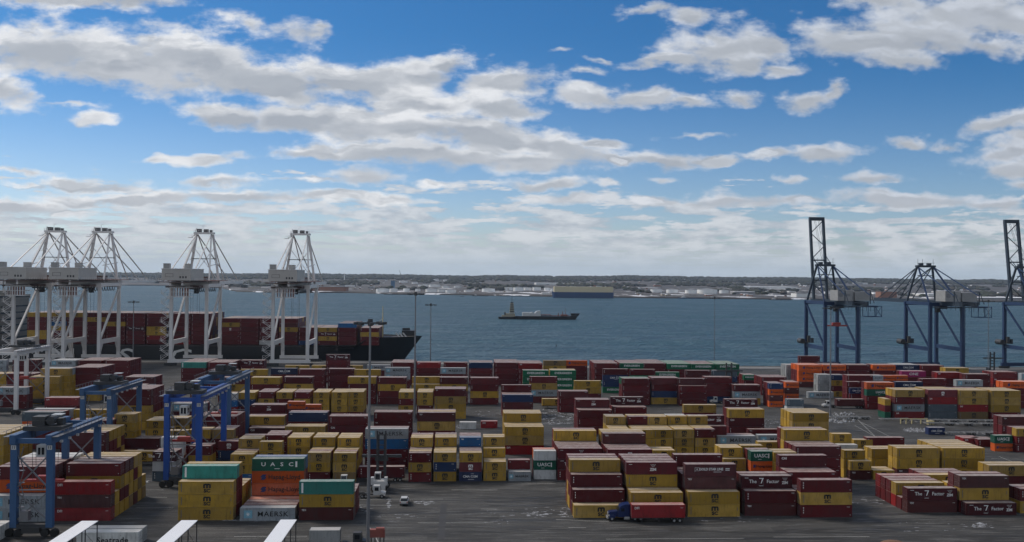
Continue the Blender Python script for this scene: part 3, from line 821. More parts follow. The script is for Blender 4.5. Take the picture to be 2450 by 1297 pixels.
cov2 = mth(nt, 'MULTIPLY', sstep(nt, mth(nt, 'SUBTRACT', rm, thr), -.01, .06), mth(nt, 'MAXIMUM', sstep(nt, v, .11, .14, 1, 0), high))
behind = sstep(nt, sep.outputs[1], -.15, .1, 1, 0)
cov2 = mth(nt, 'MAXIMUM', cov2, mth(nt, 'MULTIPLY', behind, .8))  # unseen cloud cover behind the camera, added for a neutral fill light
haz = sstep(nt, v, .008, .052, .82, 0)
# cloud tone: bright rims, grey bellies
big = noise(nt, mapping(nt, UV, (1, 3.2, 1), (5, 2, 0)), 7, 4, .56)
fine = noise(nt, mapping(nt, UV, (1, 2.2, 1), (7, 5, 0)), 30, 3, .6)
grey = mth(nt, 'MULTIPLY', sstep(nt, D, .20, .75), sstep(nt, mth(nt, 'ADD', mth(nt, 'MULTIPLY', big, .75), mth(nt, 'MULTIPLY', fine, .25)), .38, .62))
side = sstep(nt, u, -.1, .45, 0, 1)
bright = mixc(nt, side, (7.9, 8.0, 8.2), (5.7, 6.1, 6.8))
grey = mth(nt, 'MULTIPLY', grey, sstep(nt, v, .085, .17, .35, 1))
dd = mth(nt, 'SUBTRACT', D2, D)
lit = sstep(nt, mth(nt, 'ADD', dd, mth(nt, 'MULTIPLY', mth(nt, 'SUBTRACT', big, .5), .5)), -.34, .10)
grey = mth(nt, 'MULTIPLY', mth(nt, 'ADD', mth(nt, 'MULTIPLY', grey, .55), mth(nt, 'MULTIPLY', mth(nt, 'MULTIPLY', mth(nt, 'SUBTRACT', 1.0, lit), sstep(nt, dd, -.62, -.46)), sstep(nt, D, .05, .40, 0, .66))), 1.0, clamp=True)
cc = mixc(nt, grey, bright, (3.7, 4.0, 4.5))
rim = noise(nt, mapping(nt, PV, (1, 3.4, 1), (1, 5, 0)), 13, 4, .60)
cc = mixc(nt, mth(nt, 'MULTIPLY', sstep(nt, rim, .42, .62), sstep(nt, D, .12, .5, .25, .75)), cc, (4.1, 4.4, 4.85))
cc2 = mixc(nt, sstep(nt, row2, .35, .65, 0, .75), (4.0, 4.4, 5.0), (7.2, 7.3, 7.5))
# blue of the sky, deeper overhead
hsv = N(nt, 'ShaderNodeHueSaturation'); hsv.inputs['Saturation'].default_value = 1.05; hsv.inputs['Value'].default_value = 1.0
gr = mixc(nt, 1.0, sky.outputs[0], mixc(nt, sstep(nt, v, .03, .28), (.90, .91, .99), (.34, .60, .79)), 'MULTIPLY'); L.new(gr, hsv.inputs['Color'])
c0 = mixc(nt, mth(nt, 'MULTIPLY', cov2, .85), hsv.outputs[0], cc2)
c0 = mixc(nt, haz, c0, mixc(nt, sstep(nt, v, 0, .05), (4.6, 5.4, 6.2), (5.2, 5.75, 6.3)))
c1 = mixc(nt, mth(nt, 'MULTIPLY', cov1, .97), c0, cc)
L.new(c1, bg.inputs['Color']); bg.inputs['Strength'].default_value = SKY
world.cycles.sampling_method = 'MANUAL'; world.cycles.sample_map_resolution = 256

sl = bpy.data.lights.new('sun', 'SUN'); so_ = bpy.data.objects.new('sun', sl); col.objects.link(so_)
sl.energy = 2.7; sl.angle = math.radians(18); sl.color = (1, .90, .78)
sd = Vector((math.sin(SUN_AZ)*math.cos(SUN_EL), math.cos(SUN_AZ)*math.cos(SUN_EL), math.sin(SUN_EL)))
so_.rotation_euler = (-sd).to_track_quat('-Z', 'Y').to_euler()

# ------------------------------------------------------------------ yard ground, quay and water
QUAY = [(-1500, 590), (-30, 590), (60, 566), (1500, 566)]
m_as, nt, bs = newmat('asphalt'); L = nt.links
tc = N(nt, 'ShaderNodeTexCoord').outputs['Object']
n1 = noise(nt, tc, .035, 5, .6); n2 = noise(nt, tc, .35, 6, .65); n3 = noise(nt, mapping(nt, tc, (.018, .30, 1)), 1.0, 5, .6); n4 = noise(nt, mapping(nt, tc, (.10, 1.3, 1), (3, 3, 0)), 1.0, 5, .65)
c = mixc(nt, sstep(nt, n1, .3, .7), (.038, .0375, .037), (.078, .077, .075))
c = mixc(nt, sstep(nt, n3, .45, .60, 0, .75), c, (.022, .0215, .021))
c = mixc(nt, sstep(nt, n4, .50, .64, 0, .7), c, (.16, .157, .15))
c = mixc(nt, sstep(nt, n2, .55, .8, 0, .5), c, (.11, .105, .10))
# slab joints
vo = N(nt, 'ShaderNodeTexVoronoi', feature='DISTANCE_TO_EDGE'); vo.inputs['Scale'].default_value = .11; L.new(mapping(nt, tc, (1, 1.6, 1)), vo.inputs['Vector'])
crk = mth(nt, 'MULTIPLY', sstep(nt, vo.outputs['Distance'], 0, .010, 1, 0), sstep(nt, n2, .45, .6))
c = mixc(nt, mth(nt, 'MULTIPLY', crk, .7), c, (.018, .018, .019))
# thin snow left in cracks and in wheel-less corners
sn = noise(nt, mapping(nt, tc, (.09, .6, 1), (8, 1, 0)), 1.0, 8, .72)
gate = sstep(nt, noise(nt, tc, .018, 2), .52, .62)
c = mixc(nt, mth(nt, 'MULTIPLY', sstep(nt, sn, .60, .67), mth(nt, 'MULTIPLY', gate, .5)), c, (.36, .37, .39))
vc = N(nt, 'ShaderNodeTexVoronoi'); vc.inputs['Scale'].default_value = .07; vc.distance = 'CHEBYCHEV'; L.new(mapping(nt, tc, (1, 2.4, 1)), vc.inputs['Vector'])
sv = N(nt, 'ShaderNodeSeparateColor'); L.new(vc.outputs['Color'], sv.inputs[0])
c = mixc(nt, sstep(nt, sv.outputs[0], .6, 1, 0, .45), c, (.026, .026, .026)); c = mixc(nt, sstep(nt, sv.outputs[1], .75, 1, 0, .3), c, (.11, .107, .10))
n5 = noise(nt, tc, 2.2, 4, .7); c = mixc(nt, sstep(nt, n5, .40, .62, .35, 0), c, (.02, .02, .02))
L.new(c, bs.inputs['Base Color'])
L.new(sstep(nt, n3, .45, .7, .9, .55), bs.inputs['Roughness']); bs.inputs['Specular IOR Level'].default_value = .22
bp = N(nt, 'ShaderNodeBump'); bp.inputs['Strength'].default_value = .35; bp.inputs['Distance'].default_value = .05; L.new(n2, bp.inputs['Height']); L.new(bp.outputs[0], bs.inputs['Normal'])

g = MB(); q = QUAY
for i in range(3):
    a, b_ = q[i], q[i+1]
    g.add([(a[0], -300, 0), (b_[0], -300, 0), (b_[0], b_[1], 0), (a[0], a[1], 0)], [(0, 1, 2, 3)])
    g.add([(a[0], a[1], 0), (b_[0], b_[1], 0), (b_[0], b_[1], -8), (a[0], a[1], -8)], [(0, 1, 2, 3)])
tag(g.build('yard_ground', m_as), kind='structure')
m_co = paint('quay_concrete', (.17, .165, .155), .8, 0, .2, .3, .2)
g = MB()
for i in range(3):
    a, b_ = q[i], q[i+1]
    g.add([(a[0], a[1]-14, .004), (b_[0], b_[1]-14, .004), (b_[0], b_[1]-1.0, .004), (a[0], a[1]-1.0, .004)], [(0, 1, 2, 3)])
    g.bar((a[0], a[1]-.35, .15), (b_[0], b_[1]-.35, .15), .5, .34)
tag(g.build('quay_apron', m_co), kind='structure')
WZ = -3.0
m_wa, nt, bs = newmat('harbour_water'); L = nt.links
tc = N(nt, 'ShaderNodeTexCoord').outputs['Object']
dist = N(nt, 'ShaderNodeSeparateXYZ'); L.new(tc, dist.inputs[0])
big = noise(nt, mapping(nt, tc, (.0011, .0045, 1)), 1.0, 4, .55); gust = noise(nt, mapping(nt, tc, (.004, .014, 1), (2, 5, 0)), 1.0, 5, .6)
rp = noise(nt, mapping(nt, tc, (.018, .045, 1), (1, 9, 0)), 1.0, 7, .72)
c = mixc(nt, sstep(nt, gust, .32, .68), (.013, .052, .086), (.036, .098, .132))
c = mixc(nt, sstep(nt, rp, .42, .64, 0, .75), c, (.085, .150, .180))  # pale ripple and gust reflections painted into the base colour
c = mixc(nt, sstep(nt, big, .55, .75, 0, .5), c, (.045, .095, .10))
L.new(c, bs.inputs['Base Color']); L.new(sstep(nt, gust, .3, .7, .34, .50), bs.inputs['Roughness']); bs.inputs['IOR'].default_value = 1.33; bs.inputs['Specular IOR Level'].default_value = .30
h1 = noise(nt, mapping(nt, tc, (.05, .11, 1)), 1.0, 3, .6); h2 = noise(nt, mapping(nt, tc, (.16, .36, 1)), 1.0, 2, .6)
hh = mth(nt, 'ADD', mth(nt, 'MULTIPLY', h1, 14.0), mth(nt, 'MULTIPLY', h2, 5.0))
bp = N(nt, 'ShaderNodeBump'); bp.inputs['Strength'].default_value = 1.0; bp.inputs['Distance'].default_value = 1.0; L.new(hh, bp.inputs['Height']); L.new(bp.outputs[0], bs.inputs['Normal'])
g = MB(); g.add([(-12000, 500, WZ), (12000, 500, WZ), (12000, 15000, WZ), (-12000, 15000, WZ)], [(0, 1, 2, 3)])
tag(g.build('harbour_water', m_wa), kind='structure')
# ------------------------------------------------------------------ paints
PW = paint('white_crane_paint', (.64, .62, .60), .5, 0, .12, .3, .25)
PWD = paint('weathered_cream_cladding', (.42, .40, .37), .55, 0, .15, .4, .3)
PRD = paint('rust_red_walkway', (.19, .075, .055), .7)
PDR = paint('grimy_brown_machinery', (.085, .05, .045), .6)
PDK = paint('dark_machinery', (.035, .036, .038), .6)
PBL = paint('gantry_blue_paint', (.008, .062, .29), .5, 0, .12, .2, .25)
PBG = paint('faded_gantry_blue_paint', (.030, .085, .19), .55, 0, .15, .3, .25)
PBC = paint('quay_crane_blue_paint', (.008, .028, .085), .5, 0, .2, .4, .2)
PNV = paint('dark_boom_steel', (.016, .028, .045), .55)
PGR = paint('light_grey_panel', (.27, .27, .265), .5)
PST = paint('galvanised_mast', (.20, .20, .21), .45, .5, .1, .2, .2)
PSD = paint('faded_grey_superstructure', (.16, .155, .14), .6)
PGL, _n, _b = newmat('dark_window_glass'); _b.inputs['Base Color'].default_value = (.012, .015, .02, 1); _b.inputs['Roughness'].default_value = .08
PVW = paint('white_vehicle_paint', (.50, .50, .49), .35, 0, .06, .15, 1)
PVB = paint('blue_vehicle_paint', (.007, .020, .085), .3, 0, .06, .1, 1)
PRED = paint('red_machine_paint', (.33, .035, .025), .5)
PTY = paint('tyre_rubber', (.014, .014, .014), .85)
PYL = paint('cream_yellow_paint', (.50, .42, .22), .55)

def zigzag(b, x, y, z0, z1, w, d, n, mi=0):
    """flights of outside stairs with landings"""
    s = (z1-z0)/n
    for i in range(n):
        a, c = (x-w, x) if i % 2 == 0 else (x, x-w)
        b.bar((a, y, z0+i*s), (c, y, z0+(i+1)*s), .36, .24, mi)
        b.box((c, y, z0+(i+1)*s), (1.5, d, .14), mi)
        b.bar((a, y-d/2, z0+i*s+1.1), (c, y-d/2, z0+(i+1)*s+1.1), .16, .16, mi); b.bar((a, y, z0+i*s), (a, y, z0+(i+1)*s), .18, .18, mi)
        b.bar((c-.7, y-d/2, z0+(i+1)*s+1.1), (c+.7, y-d/2, z0+(i+1)*s+1.1), .16, .16, mi)
        b.bar((x-w, y, z0+i*s), (x+.9, y, z0+i*s+.1), .12, .12, mi)

# ------------------------------------------------------------------ white ship-to-shore cranes
def white_crane(loc, label, w=21.0, g=30.5):
    t = thing('ship_to_shore_crane', label, 'crane', loc, 0, 'white quay cranes over the black ship')
    hw = w/2; HG = 48.5
    for sx in (-1, 1):
        for y in (0, g):
            b = MB(); b.box((sx*hw, y, HG/2+1.6), (1.9, 1.7, HG-3.2), 0, None, .92); b.build('leg', PW, t)
    for y in (0, g):
        b = MB(); b.box((0, y, 2.9), (w+3.5, 1.7, 2.0)); b.build('sill_beam', PW, t)
    b = MB()
    for y in (0, g):
        for sx in (-1, 1):
            b.box((sx*hw, y, 1.2), (7.5, 1.1, 1.1), 0)
            for k in range(-3, 4): b.tube((sx*hw+k*1.05, y-.35, .5), (sx*hw+k*1.05, y+.35, .5), .45, n=8, mi=0)
    b.build('travel_wheels', PDK, t)
    for sx in (-1, 1):
        b = MB(); b.box((sx*hw, g/2, 14.0), (1.3, g-1.7, 2.6))
        # haunched foot of the portal
        b.prism([(0.85, 6.0), (0.85, 12.8), (5.0, 12.8)], sx*hw-.5, sx*hw+.5, 'x'); b.prism([(g-.85, 6.0), (g-5.0, 12.8), (g-.85, 12.8)], sx*hw-.5, sx*hw+.5, 'x')
        b.build('portal_beam', PW, t)
    for sx in (-1, 1):
        b = MB(); b.bar((sx*hw, g-1, HG-3), (sx*hw, 1.2, 15.2), 1.05); b.build('diagonal_brace', PW, t)
    b = MB()
    for y in (0, g): b.box((0, y, HG-.2), (w+2.5, 1.8, 2.6))
    for sx in (-1, 1): b.box((sx*hw, g/2, HG+.1), (1.4, g, 2.0))
    b.build('top_frame', PW, t)
    # boom and rear girder (two boxes with cross ties)
    b = MB()
    for sx in (-1, 1):
        b.box((sx*3.4, 10, HG+1.6), (1.1, 70, 2.4)); b.box((sx*3.0, 82, HG+1.6), (1.0, 74, 2.0))
    for i in range(18): b.box((0, -22+i*8, HG+2.2), (7.4, .5, .5))
    b.box((0, 119, HG+1.8), (7.6, 1.2, 1.4))
    for i in range(14):
        b.bar((-4.6, 46+i*5.2, HG+2.9), (-4.6, 46+i*5.2, HG+4.0), .12); 
    b.bar((-4.6, 46, HG+4.0), (-4.6, 118, HG+4.0), .14); b.bar((4.6, 46, HG+4.0), (4.6, 118, HG+4.0), .14)
    b.build('boom', PW, t)
    b = MB(); b.box((0, 20, HG+3.05), (w+1, 52, .35)); b.box((0, 50, HG+3.0), (15, 8, .3)); b.build('walkway', PRD, t)
    b = MB(); b.box((0, -6, HG+2.3), (w-1.5, 40, .5)); b.box((-5, -4, HG-.5), (6, 30, .9)); b.box((6, 2, HG-.3), (5, 24, 1.2)); b.box((0, 16, HG+4.4), (14, 9, 2.4)); b.box((-3, 26, HG+4.0), (5, 5, 1.8)); b.build('equipment_deck', PDR, t)
    b = MB()
    for yy in range(-26, 34, 3):
        for sx in (-1, 1): b.bar((sx*(hw+.2), yy, HG+3.1), (sx*(hw+.2), yy, HG+4.5), .14)
    for sx in (-1, 1):
        for zz in (3.8, 4.5): b.bar((sx*(hw+.2), -26, HG+zz), (sx*(hw+.2), 33, HG+zz), .13)
    b.build('handrail', PW, t)
    # machinery house with roof units
    h = MB(); h.box((0, -12, HG+6.6), (16.5, 26, 6.6)); ho = h.build('machinery_house', PWD, t)
    h = MB(); h.box((0, -12, HG+10.05), (17.0, 26.6, .35)); h.build('house_roof', PW, ho)
    for sx, yy in ((-6.2, -22), (3.0, -12)):
        h = MB(); h.box((sx, yy, HG+11.6), (3.4, 3.0, 2.7)); h.box((sx, yy-.1, HG+13.05), (3.7, 3.3, .2)); h.build('roof_unit', PGR, ho)
    h = MB()
    for k in range(3): h.box((5.5-k*1.6, -25.03, HG+5.2), (.9, .08, 1.2))
    h.box((-4, -25.03, HG+7.2), (4.6, .06, .16)); h.box((-4, -25.03, HG+5.4), (4.6, .06, .16)); h.box((-6.2, -25.03, HG+6.3), (.16, .06, 1.9)); h.box((-1.8, -25.03, HG+6.3), (.16, .06, 1.9))
    h.build('louvre', PDK, ho)
    # service cage and festoon loops under the girder
    b = MB()
    x0, x1, y0, z0, z1 = -4.5, 6.5, -22, HG-6.3, HG-.6
    for z in (z0, (z0+z1)/2, z1):
        for y in (y0, y0+7): b.bar((x0, y, z), (x1, y, z), .28)
        for x in (x0, x1): b.bar((x, y0, z), (x, y0+7, z), .28)
    for i in range(9):
        x = x0+(x1-x0)*i/8; b.bar((x, y0, z0), (x, y0, z1), .22); 
    b.build('maintenance_cage', PW, t)
    b = MB()
    for i in range(7): b.box((x0+1+i*1.5, y0+.9, (z0+z1)/2), (.7, .4, 4.6))
    b.build('cage_lining', PRD, t)
    b = MB()
    for i in range(11):
        x = 8.5+i*1.5 if i < 1 else 0
        y = -12+i*4.0; P_ = [(8.0, y+2*math.cos(a), HG-.3-3.4*math.sin(a)) for a in [PI*k/6 for k in range(7)]]
        for k in range(6): b.bar(P_[k], P_[k+1], .28)
    b.build('festoon_cable', PDK, t)
    b = MB(); b.box((1.5, 6, HG-1.6), (5.5, 6.5, 1.4)); b.box((1.5, 9.8, HG-3.6), (2.4, 2.2, 2.6)); b.build('trolley', PDK, t)
    b = MB()
    for s_ in (-1, 1):
        for q in (3, 8): b.tube((s_*2+2, q, HG-2), (s_*2+2, q, HG-22), .07, n=4, cap=False)
    b.build('hoist_rope', PDK, t)
    # A-frame mast over the waterside legs
    ZA = 81; 
    for sx in (-1, 1):
        b = MB(); b.bar((sx*(hw-1), g, HG+1.5), (sx*5.2, g+1, ZA), 1.25); b.build('mast_post', PW, t)
        b = MB(); b.bar((sx*(hw-1), 8, HG+1.5), (sx*4.6, g-1, ZA-1), .95); b.build('back_post', PW, t)
    b = MB(); b.box((0, g, ZA+.9), (12.5, 4.2, 1.1)); b.build('head_platform', PW, t)
    b = MB(); b.box((-3.2, g, ZA+2.5), (2.6, 2.6, 2.2)); b.box((1.2, g, ZA+2.4), (2.6, 2.6, 2.0)); b.box((4.2, g, ZA+2.2), (1.2, 2, 1.6)); b.build('sheave_block', PDK, t)
    b = MB()
    for x in (-6, -3, 0, 3, 6): b.bar((x, g-2.2, ZA+1.4), (x, g-2.2, ZA+2.9), .12)
    b.bar((-6.2, g-2.2, ZA+2.8), (6.2, g-2.2, ZA+2.8), .14); b.bar((-6.2, g-2.2, ZA+2.1), (6.2, g-2.2, ZA+2.1), .1)
    b.bar((-1, g, ZA+3.4), (-1, g, ZA+5.6), .16); b.bar((-1, g, ZA+5.5), (.6, g, ZA+5.5), .16)
    b.box((-8.4, g-1, ZA-2.0), (2.6, 2.6, .3)); b.bar((-9.6, g-2, ZA-.9), (-7.2, g-2, ZA-.9), .12); b.bar((-7.6, g-1, ZA-1.8), (-5.6, g, ZA+.6), .25)
    b.build('railing', PW, t)
    for sx in (-1, 1):
        for y1 in (66, 104):
            b = MB(); b.bar((sx*4.4, g+1, ZA), (sx*3.2, y1, HG+3), .52); b.build('forestay', PWD, t)
        b = MB(); b.bar((sx*4.6, g-1, ZA), (sx*7.6, -24, HG+3.2), .55); b.build('backstay', PW, t)
    # stair tower climbing the landside leg
    b = MB(); zigzag(b, -hw-1.4, -.6, 3.6, HG-2, 4.4, 1.3, 15); b.build('stair_tower', PW, t)
    b = MB()
    for k in range(6):
        z = HG+6+k*5.1; fr = (z-HG)/(ZA-HG); x = -(hw-1)+(hw-6.2)*fr
        b.box((x-1.2, g-.5, z), (2.6, 2.0, .2)); b.bar((x-2.3, g-1.4, z+1.0), (x, g-1.4, z+1.0), .1); b.bar((x-.6, g-.9, z), (x+.5, g-.9, z+5), .3)
    b.build('mast_ladder', PWD, t)
    b = MB()
    for sx in (-1, 1): b.bar((sx*(hw-1), g, HG+14), (sx*(hw-3.2), 12, HG+12), .4); b.bar((sx*7.6, g, HG+17), (-sx*7.6, g, HG+17), .45); b.bar((sx*8.6, g, HG+4), (-sx*6.4, g, HG+24), .3)
    b.build('mast_bracing', PW, t)
    b = MB()
    for k in range(4): b.box((hw-.2+0*k, -.97, 0), (.01, .01, .01)) if False else None
    text_on(b, '207', -.2, 14.0, -.05, 1.5, 'black'); 
    return t
wc_lab = ['white quay crane leftmost of four, cut by the left edge', 'white quay crane second from left with boom crossing the bridge horizon', 'white quay crane third from left beside the headland', 'white quay crane nearest the bow of the black ship']
YL = 555.0
for k, (xl, xr) in enumerate([(25+2, 114+6), (147, 240), (405+4, 492), (650, 737)]):
    X0 = atY(xl, 872, YL).x; X1 = atY(xr, 872, YL).x
    if k == 0: wc = white_crane(((X0+X1)/2, YL, 0), wc_lab[0]); WCX = [(X0+X1)/2]
    else: copy_tree(wc, ((X0+X1)/2, YL, 0), wc_lab[k]); WCX.append((X0+X1)/2)

# ------------------------------------------------------------------ blue ship-to-shore cranes
def blue_crane(loc, label, up_, w=20.0, g=30.0):
    t = thing('ship_to_shore_crane', label, 'crane', loc, 0, 'blue quay cranes at the right')
    hw = w/2; HG = 42.0
    for sx in (-1, 1):
        for y in (0, g):
            b = MB(); b.box((sx*hw, y, HG/2+1), (2.0, 1.9, HG-2), 0, None, .9)
            b.build('leg', PBC, t)
    for y in (0, g):
        b = MB(); b.box((0, y, 2.6), (w+4, 1.7, 2.2)); b.build('sill_beam', PBC, t)
    b = MB()
    for y in (0, g):
        for sx in (-1, 1):
            b.box((sx*hw, y, 1.1), (7, 1, 1.0))
            for k in range(-3, 4): b.tube((sx*hw+k, y-.35, .5), (sx*hw+k, y+.35, .5), .45, n=8)
    b.build('travel_wheels', PDK, t)
    for sx in (-1, 1):
        b = MB(); b.box((sx*hw, g/2, 14.3), (1.2, g-1.9, 2.3)); b.build('portal_beam', PBC, t)
    for sx in (-1, 1):
        b = MB(); b.bar((sx*hw, g-1, HG-2), (sx*hw, 1.2, 15.6), .95); b.build('diagonal_brace', PBC, t)
    b = MB(); b.box((-hw-1.5, g-1, 16.2), (5.5, 7, .3)); b.tube((-hw-3.6, g-4, 17), (-hw-3.6, g+2, 17), 1.7, n=12); b.box((-hw+.9, g-2, 18.2), (1.6, 2, 4.4)); b.box((-hw+3.2, g-2, 17.4), (1.2, 2, 3.0)); b.build('cable_reel', PDK, t)
    b = MB()
    for y in (0, g): b.box((0, y, HG-.6), (w+2.4, 1.7, 2.2))
    for sx in (-1, 1): b.box((sx*hw, g/2, HG-.2), (1.3, g, 1.9))
    b.build('top_frame', PBC, t)
    b = MB()
    for sx in (-1, 1): b.box((sx*4.2, 5, HG+.2), (1.2, 62, 2.6))
    for i in range(9): b.box((0, -24+i*7, HG+.6), (8.6, .5, .6))
    b.box((3.5, -22, HG-1.6), (13, 9, .4)); b.box((0, 0, HG-2.4), (15, 10, .5))
    for i in range(10): b.bar((9, -24+i*5, HG-1.0), (9, -24+i*5, HG-4.4), .16)
    b.build('rear_girder', PNV, t)
    b = MB()
    for z in (HG-7.2, HG-1.2):
        b.bar((4, -27, z), (12, -27, z), .3); b.bar((4, -20, z), (12, -20, z), .3); b.bar((4, -27, z), (4, -20, z), .3); b.bar((12, -27, z), (12, -20, z), .3)
    for x, y in ((4, -27), (12, -27), (4, -20), (12, -20), (8, -27)): b.bar((x, y, HG-7.2), (x, y, HG-1.2), .26)
    b.bar((8, -27, HG-7.2), (12, -27, HG-1.2), .2); b.bar((8, -27, HG-1.2), (12, -27, HG-7.2), .2)
    b.build('maintenance_cage', PBC, t)
    h = MB(); h.box((-3.4, -8, HG+4.6), (9.4, 11, 6.2)); ho = h.build('machinery_house', PGR, t)
    h = MB(); h.box((6.6, -8.6, HG+4.2), (9.0, 10, 5.2)); h.build('electrical_house', PGR, t)
    h = MB(); h.tube((-6.2, -13.5, HG+4.9), (-6.2, -13.62, HG+4.9), 1.35, n=16); h.box((-2.2, -13.55, HG+4.9), (3.0, .08, 1.4)); h.box((1.0, -13.55, HG+3.2), (.9, .08, 1.9)); h.build('door_panel', PST, ho)
    ZA = 64.5
    for sx in (-1, 1):
        b = MB(); b.bar((sx*(hw-.6), g, HG+.8), (sx*5.0, g-4, ZA), 1.05); b.build('mast_post', PNV, t)
        b = MB(); b.bar((sx*(hw-.6), 3, HG+.8), (sx*5.0, g-6, ZA-.6), .8); b.build('back_post', PBC, t)
        b = MB(); b.bar((sx*5.0, g-5, ZA), (sx*7.5, -22, HG+5), .5); b.build('backstay', PBC, t)
        b = MB(); b.bar((sx*7.5, -22, HG+7.6), (sx*7.5, -22, HG), .45); b.bar((sx*7.5, -22, HG+7.6), (sx*7.5, -27, HG+.5), .35); b.bar((sx*7.5, -22, HG+7.6), (sx*7.5, -6, HG+7.6), .35); b.build('tail_frame', PNV, t)
    b = MB(); b.box((0, g-5, ZA+.4), (12.0, 3.2, 1.3)); b.box((-3, g-5, ZA+1.6), (2.2, 2.2, 1.5)); b.box((2.2, g-5, ZA+1.6), (2.2, 2.2, 1.5)); b.bar((-5, g-5, ZA-5.5), (5, g-5, ZA-5.5), .5)
    for x in (-5, -2, 5): b.bar((x, g-5, ZA+1), (x, g-5, ZA+5), .14)
    b.bar((-5.5, g-6.4, ZA+2.4), (5.5, g-6.4, ZA+2.4), .12)
    b.build('head_platform', PNV, t)
    hy = g+2.0; Lb = 53.0
    ang = math.radians(82) if up_ else 0.0
    def bp(s, off=0.0, x=0.0): return (x, hy+s*math.cos(ang)-off*math.sin(ang), HG+.6+s*math.sin(ang)+off*math.cos(ang))
    b = MB()
    for sx in (-1, 1): b.bar(bp(0, 0, sx*4.3), bp(Lb, 0, sx*4.3), 1.25, 2.1)
    b.bar(bp(Lb, 0, -4.9), bp(Lb, 0, 4.9), 2.0, 2.2)
    for s in (13, 26): b.bar(bp(s, 0, -4.3), bp(s, 0, 4.3), .8)
    n = 6
    for i in range(n):
        a = 2+i*(Lb-3)/n; c_ = 2+(i+1)*(Lb-3)/n; s = 1 if i % 2 else -1
        b.bar(bp(a, 0, -4.3*s), bp(c_, 0, 4.3*s), .42)
    b.build('boom', PNV, t)
    b = MB()
    if up_:
        for x in (-1.6, -.7, 1.0, 1.9): b.bar(bp(Lb-1, 0, x), (x, g-5, ZA+1), .12)
        for sx in (-1, 1): b.bar(bp(30, 0, sx*4.3), (sx*4.6, g-4, ZA+.5), .3); b.bar(bp(12, -1, sx*4.6), (sx*4.8, g-4, ZA), .3)
    else:
        for sx in (-1, 1):
            for s in (18, 34, 49): b.bar(bp(s, 1, sx*4.3), (sx*4.8, g-4, ZA), .42)
    b.build('forestay', PNV, t)
    b = MB(); b.box((2, 10, HG-2.6), (5.0, 6, 1.6)); b.box((2, 13.6, HG-4.6), (2.2, 2.0, 2.4)); b.build('trolley', PDK, t)
    if up_:
        b = MB(); b.box((-1.5, 4, 28.0), (13.2, 1.6, .8)); b.box((-1.5, 4, 29.2), (5, 1.8, 1.4)); b.build('spreader', PRED, t)
        b = MB()
        for x in (-3, 0): b.bar((x, 4, 29.5), (x+1, 9, HG-2), .1)
        b.build('hoist_rope', PDK, t)
    b = MB()
    for k in range(9): b.box((hw+1.5, -.3, 6+k*4), (1.6, 1.2, .14)); b.bar((hw+1.3, -.6, 6+k*4), (hw+1.3, -.6, 7.2+k*4), .1); 
    b.bar((hw+1.6, -.2, 3), (hw+1.6, -.2, HG-2), .22)
    b.build('ladder', PBC, t)
    return t
YB = 530.0
bl = ['blue quay crane with raised boom, left of three', 'blue quay crane with lowered boom, middle of three', 'blue quay crane with raised boom, cut by the right edge']
XC = [ (atY(a, 868, YB).x+atY(c_, 868, YB).x)/2 for a, c_ in ((1971, 2054), (2223, 2304), (2470, 2553))]
bc = blue_crane((XC[0], YB, 0), bl[0], True); blue_crane((XC[1], YB, 0), bl[1], False); copy_tree(bc, (XC[2], YB, 0), bl[2])

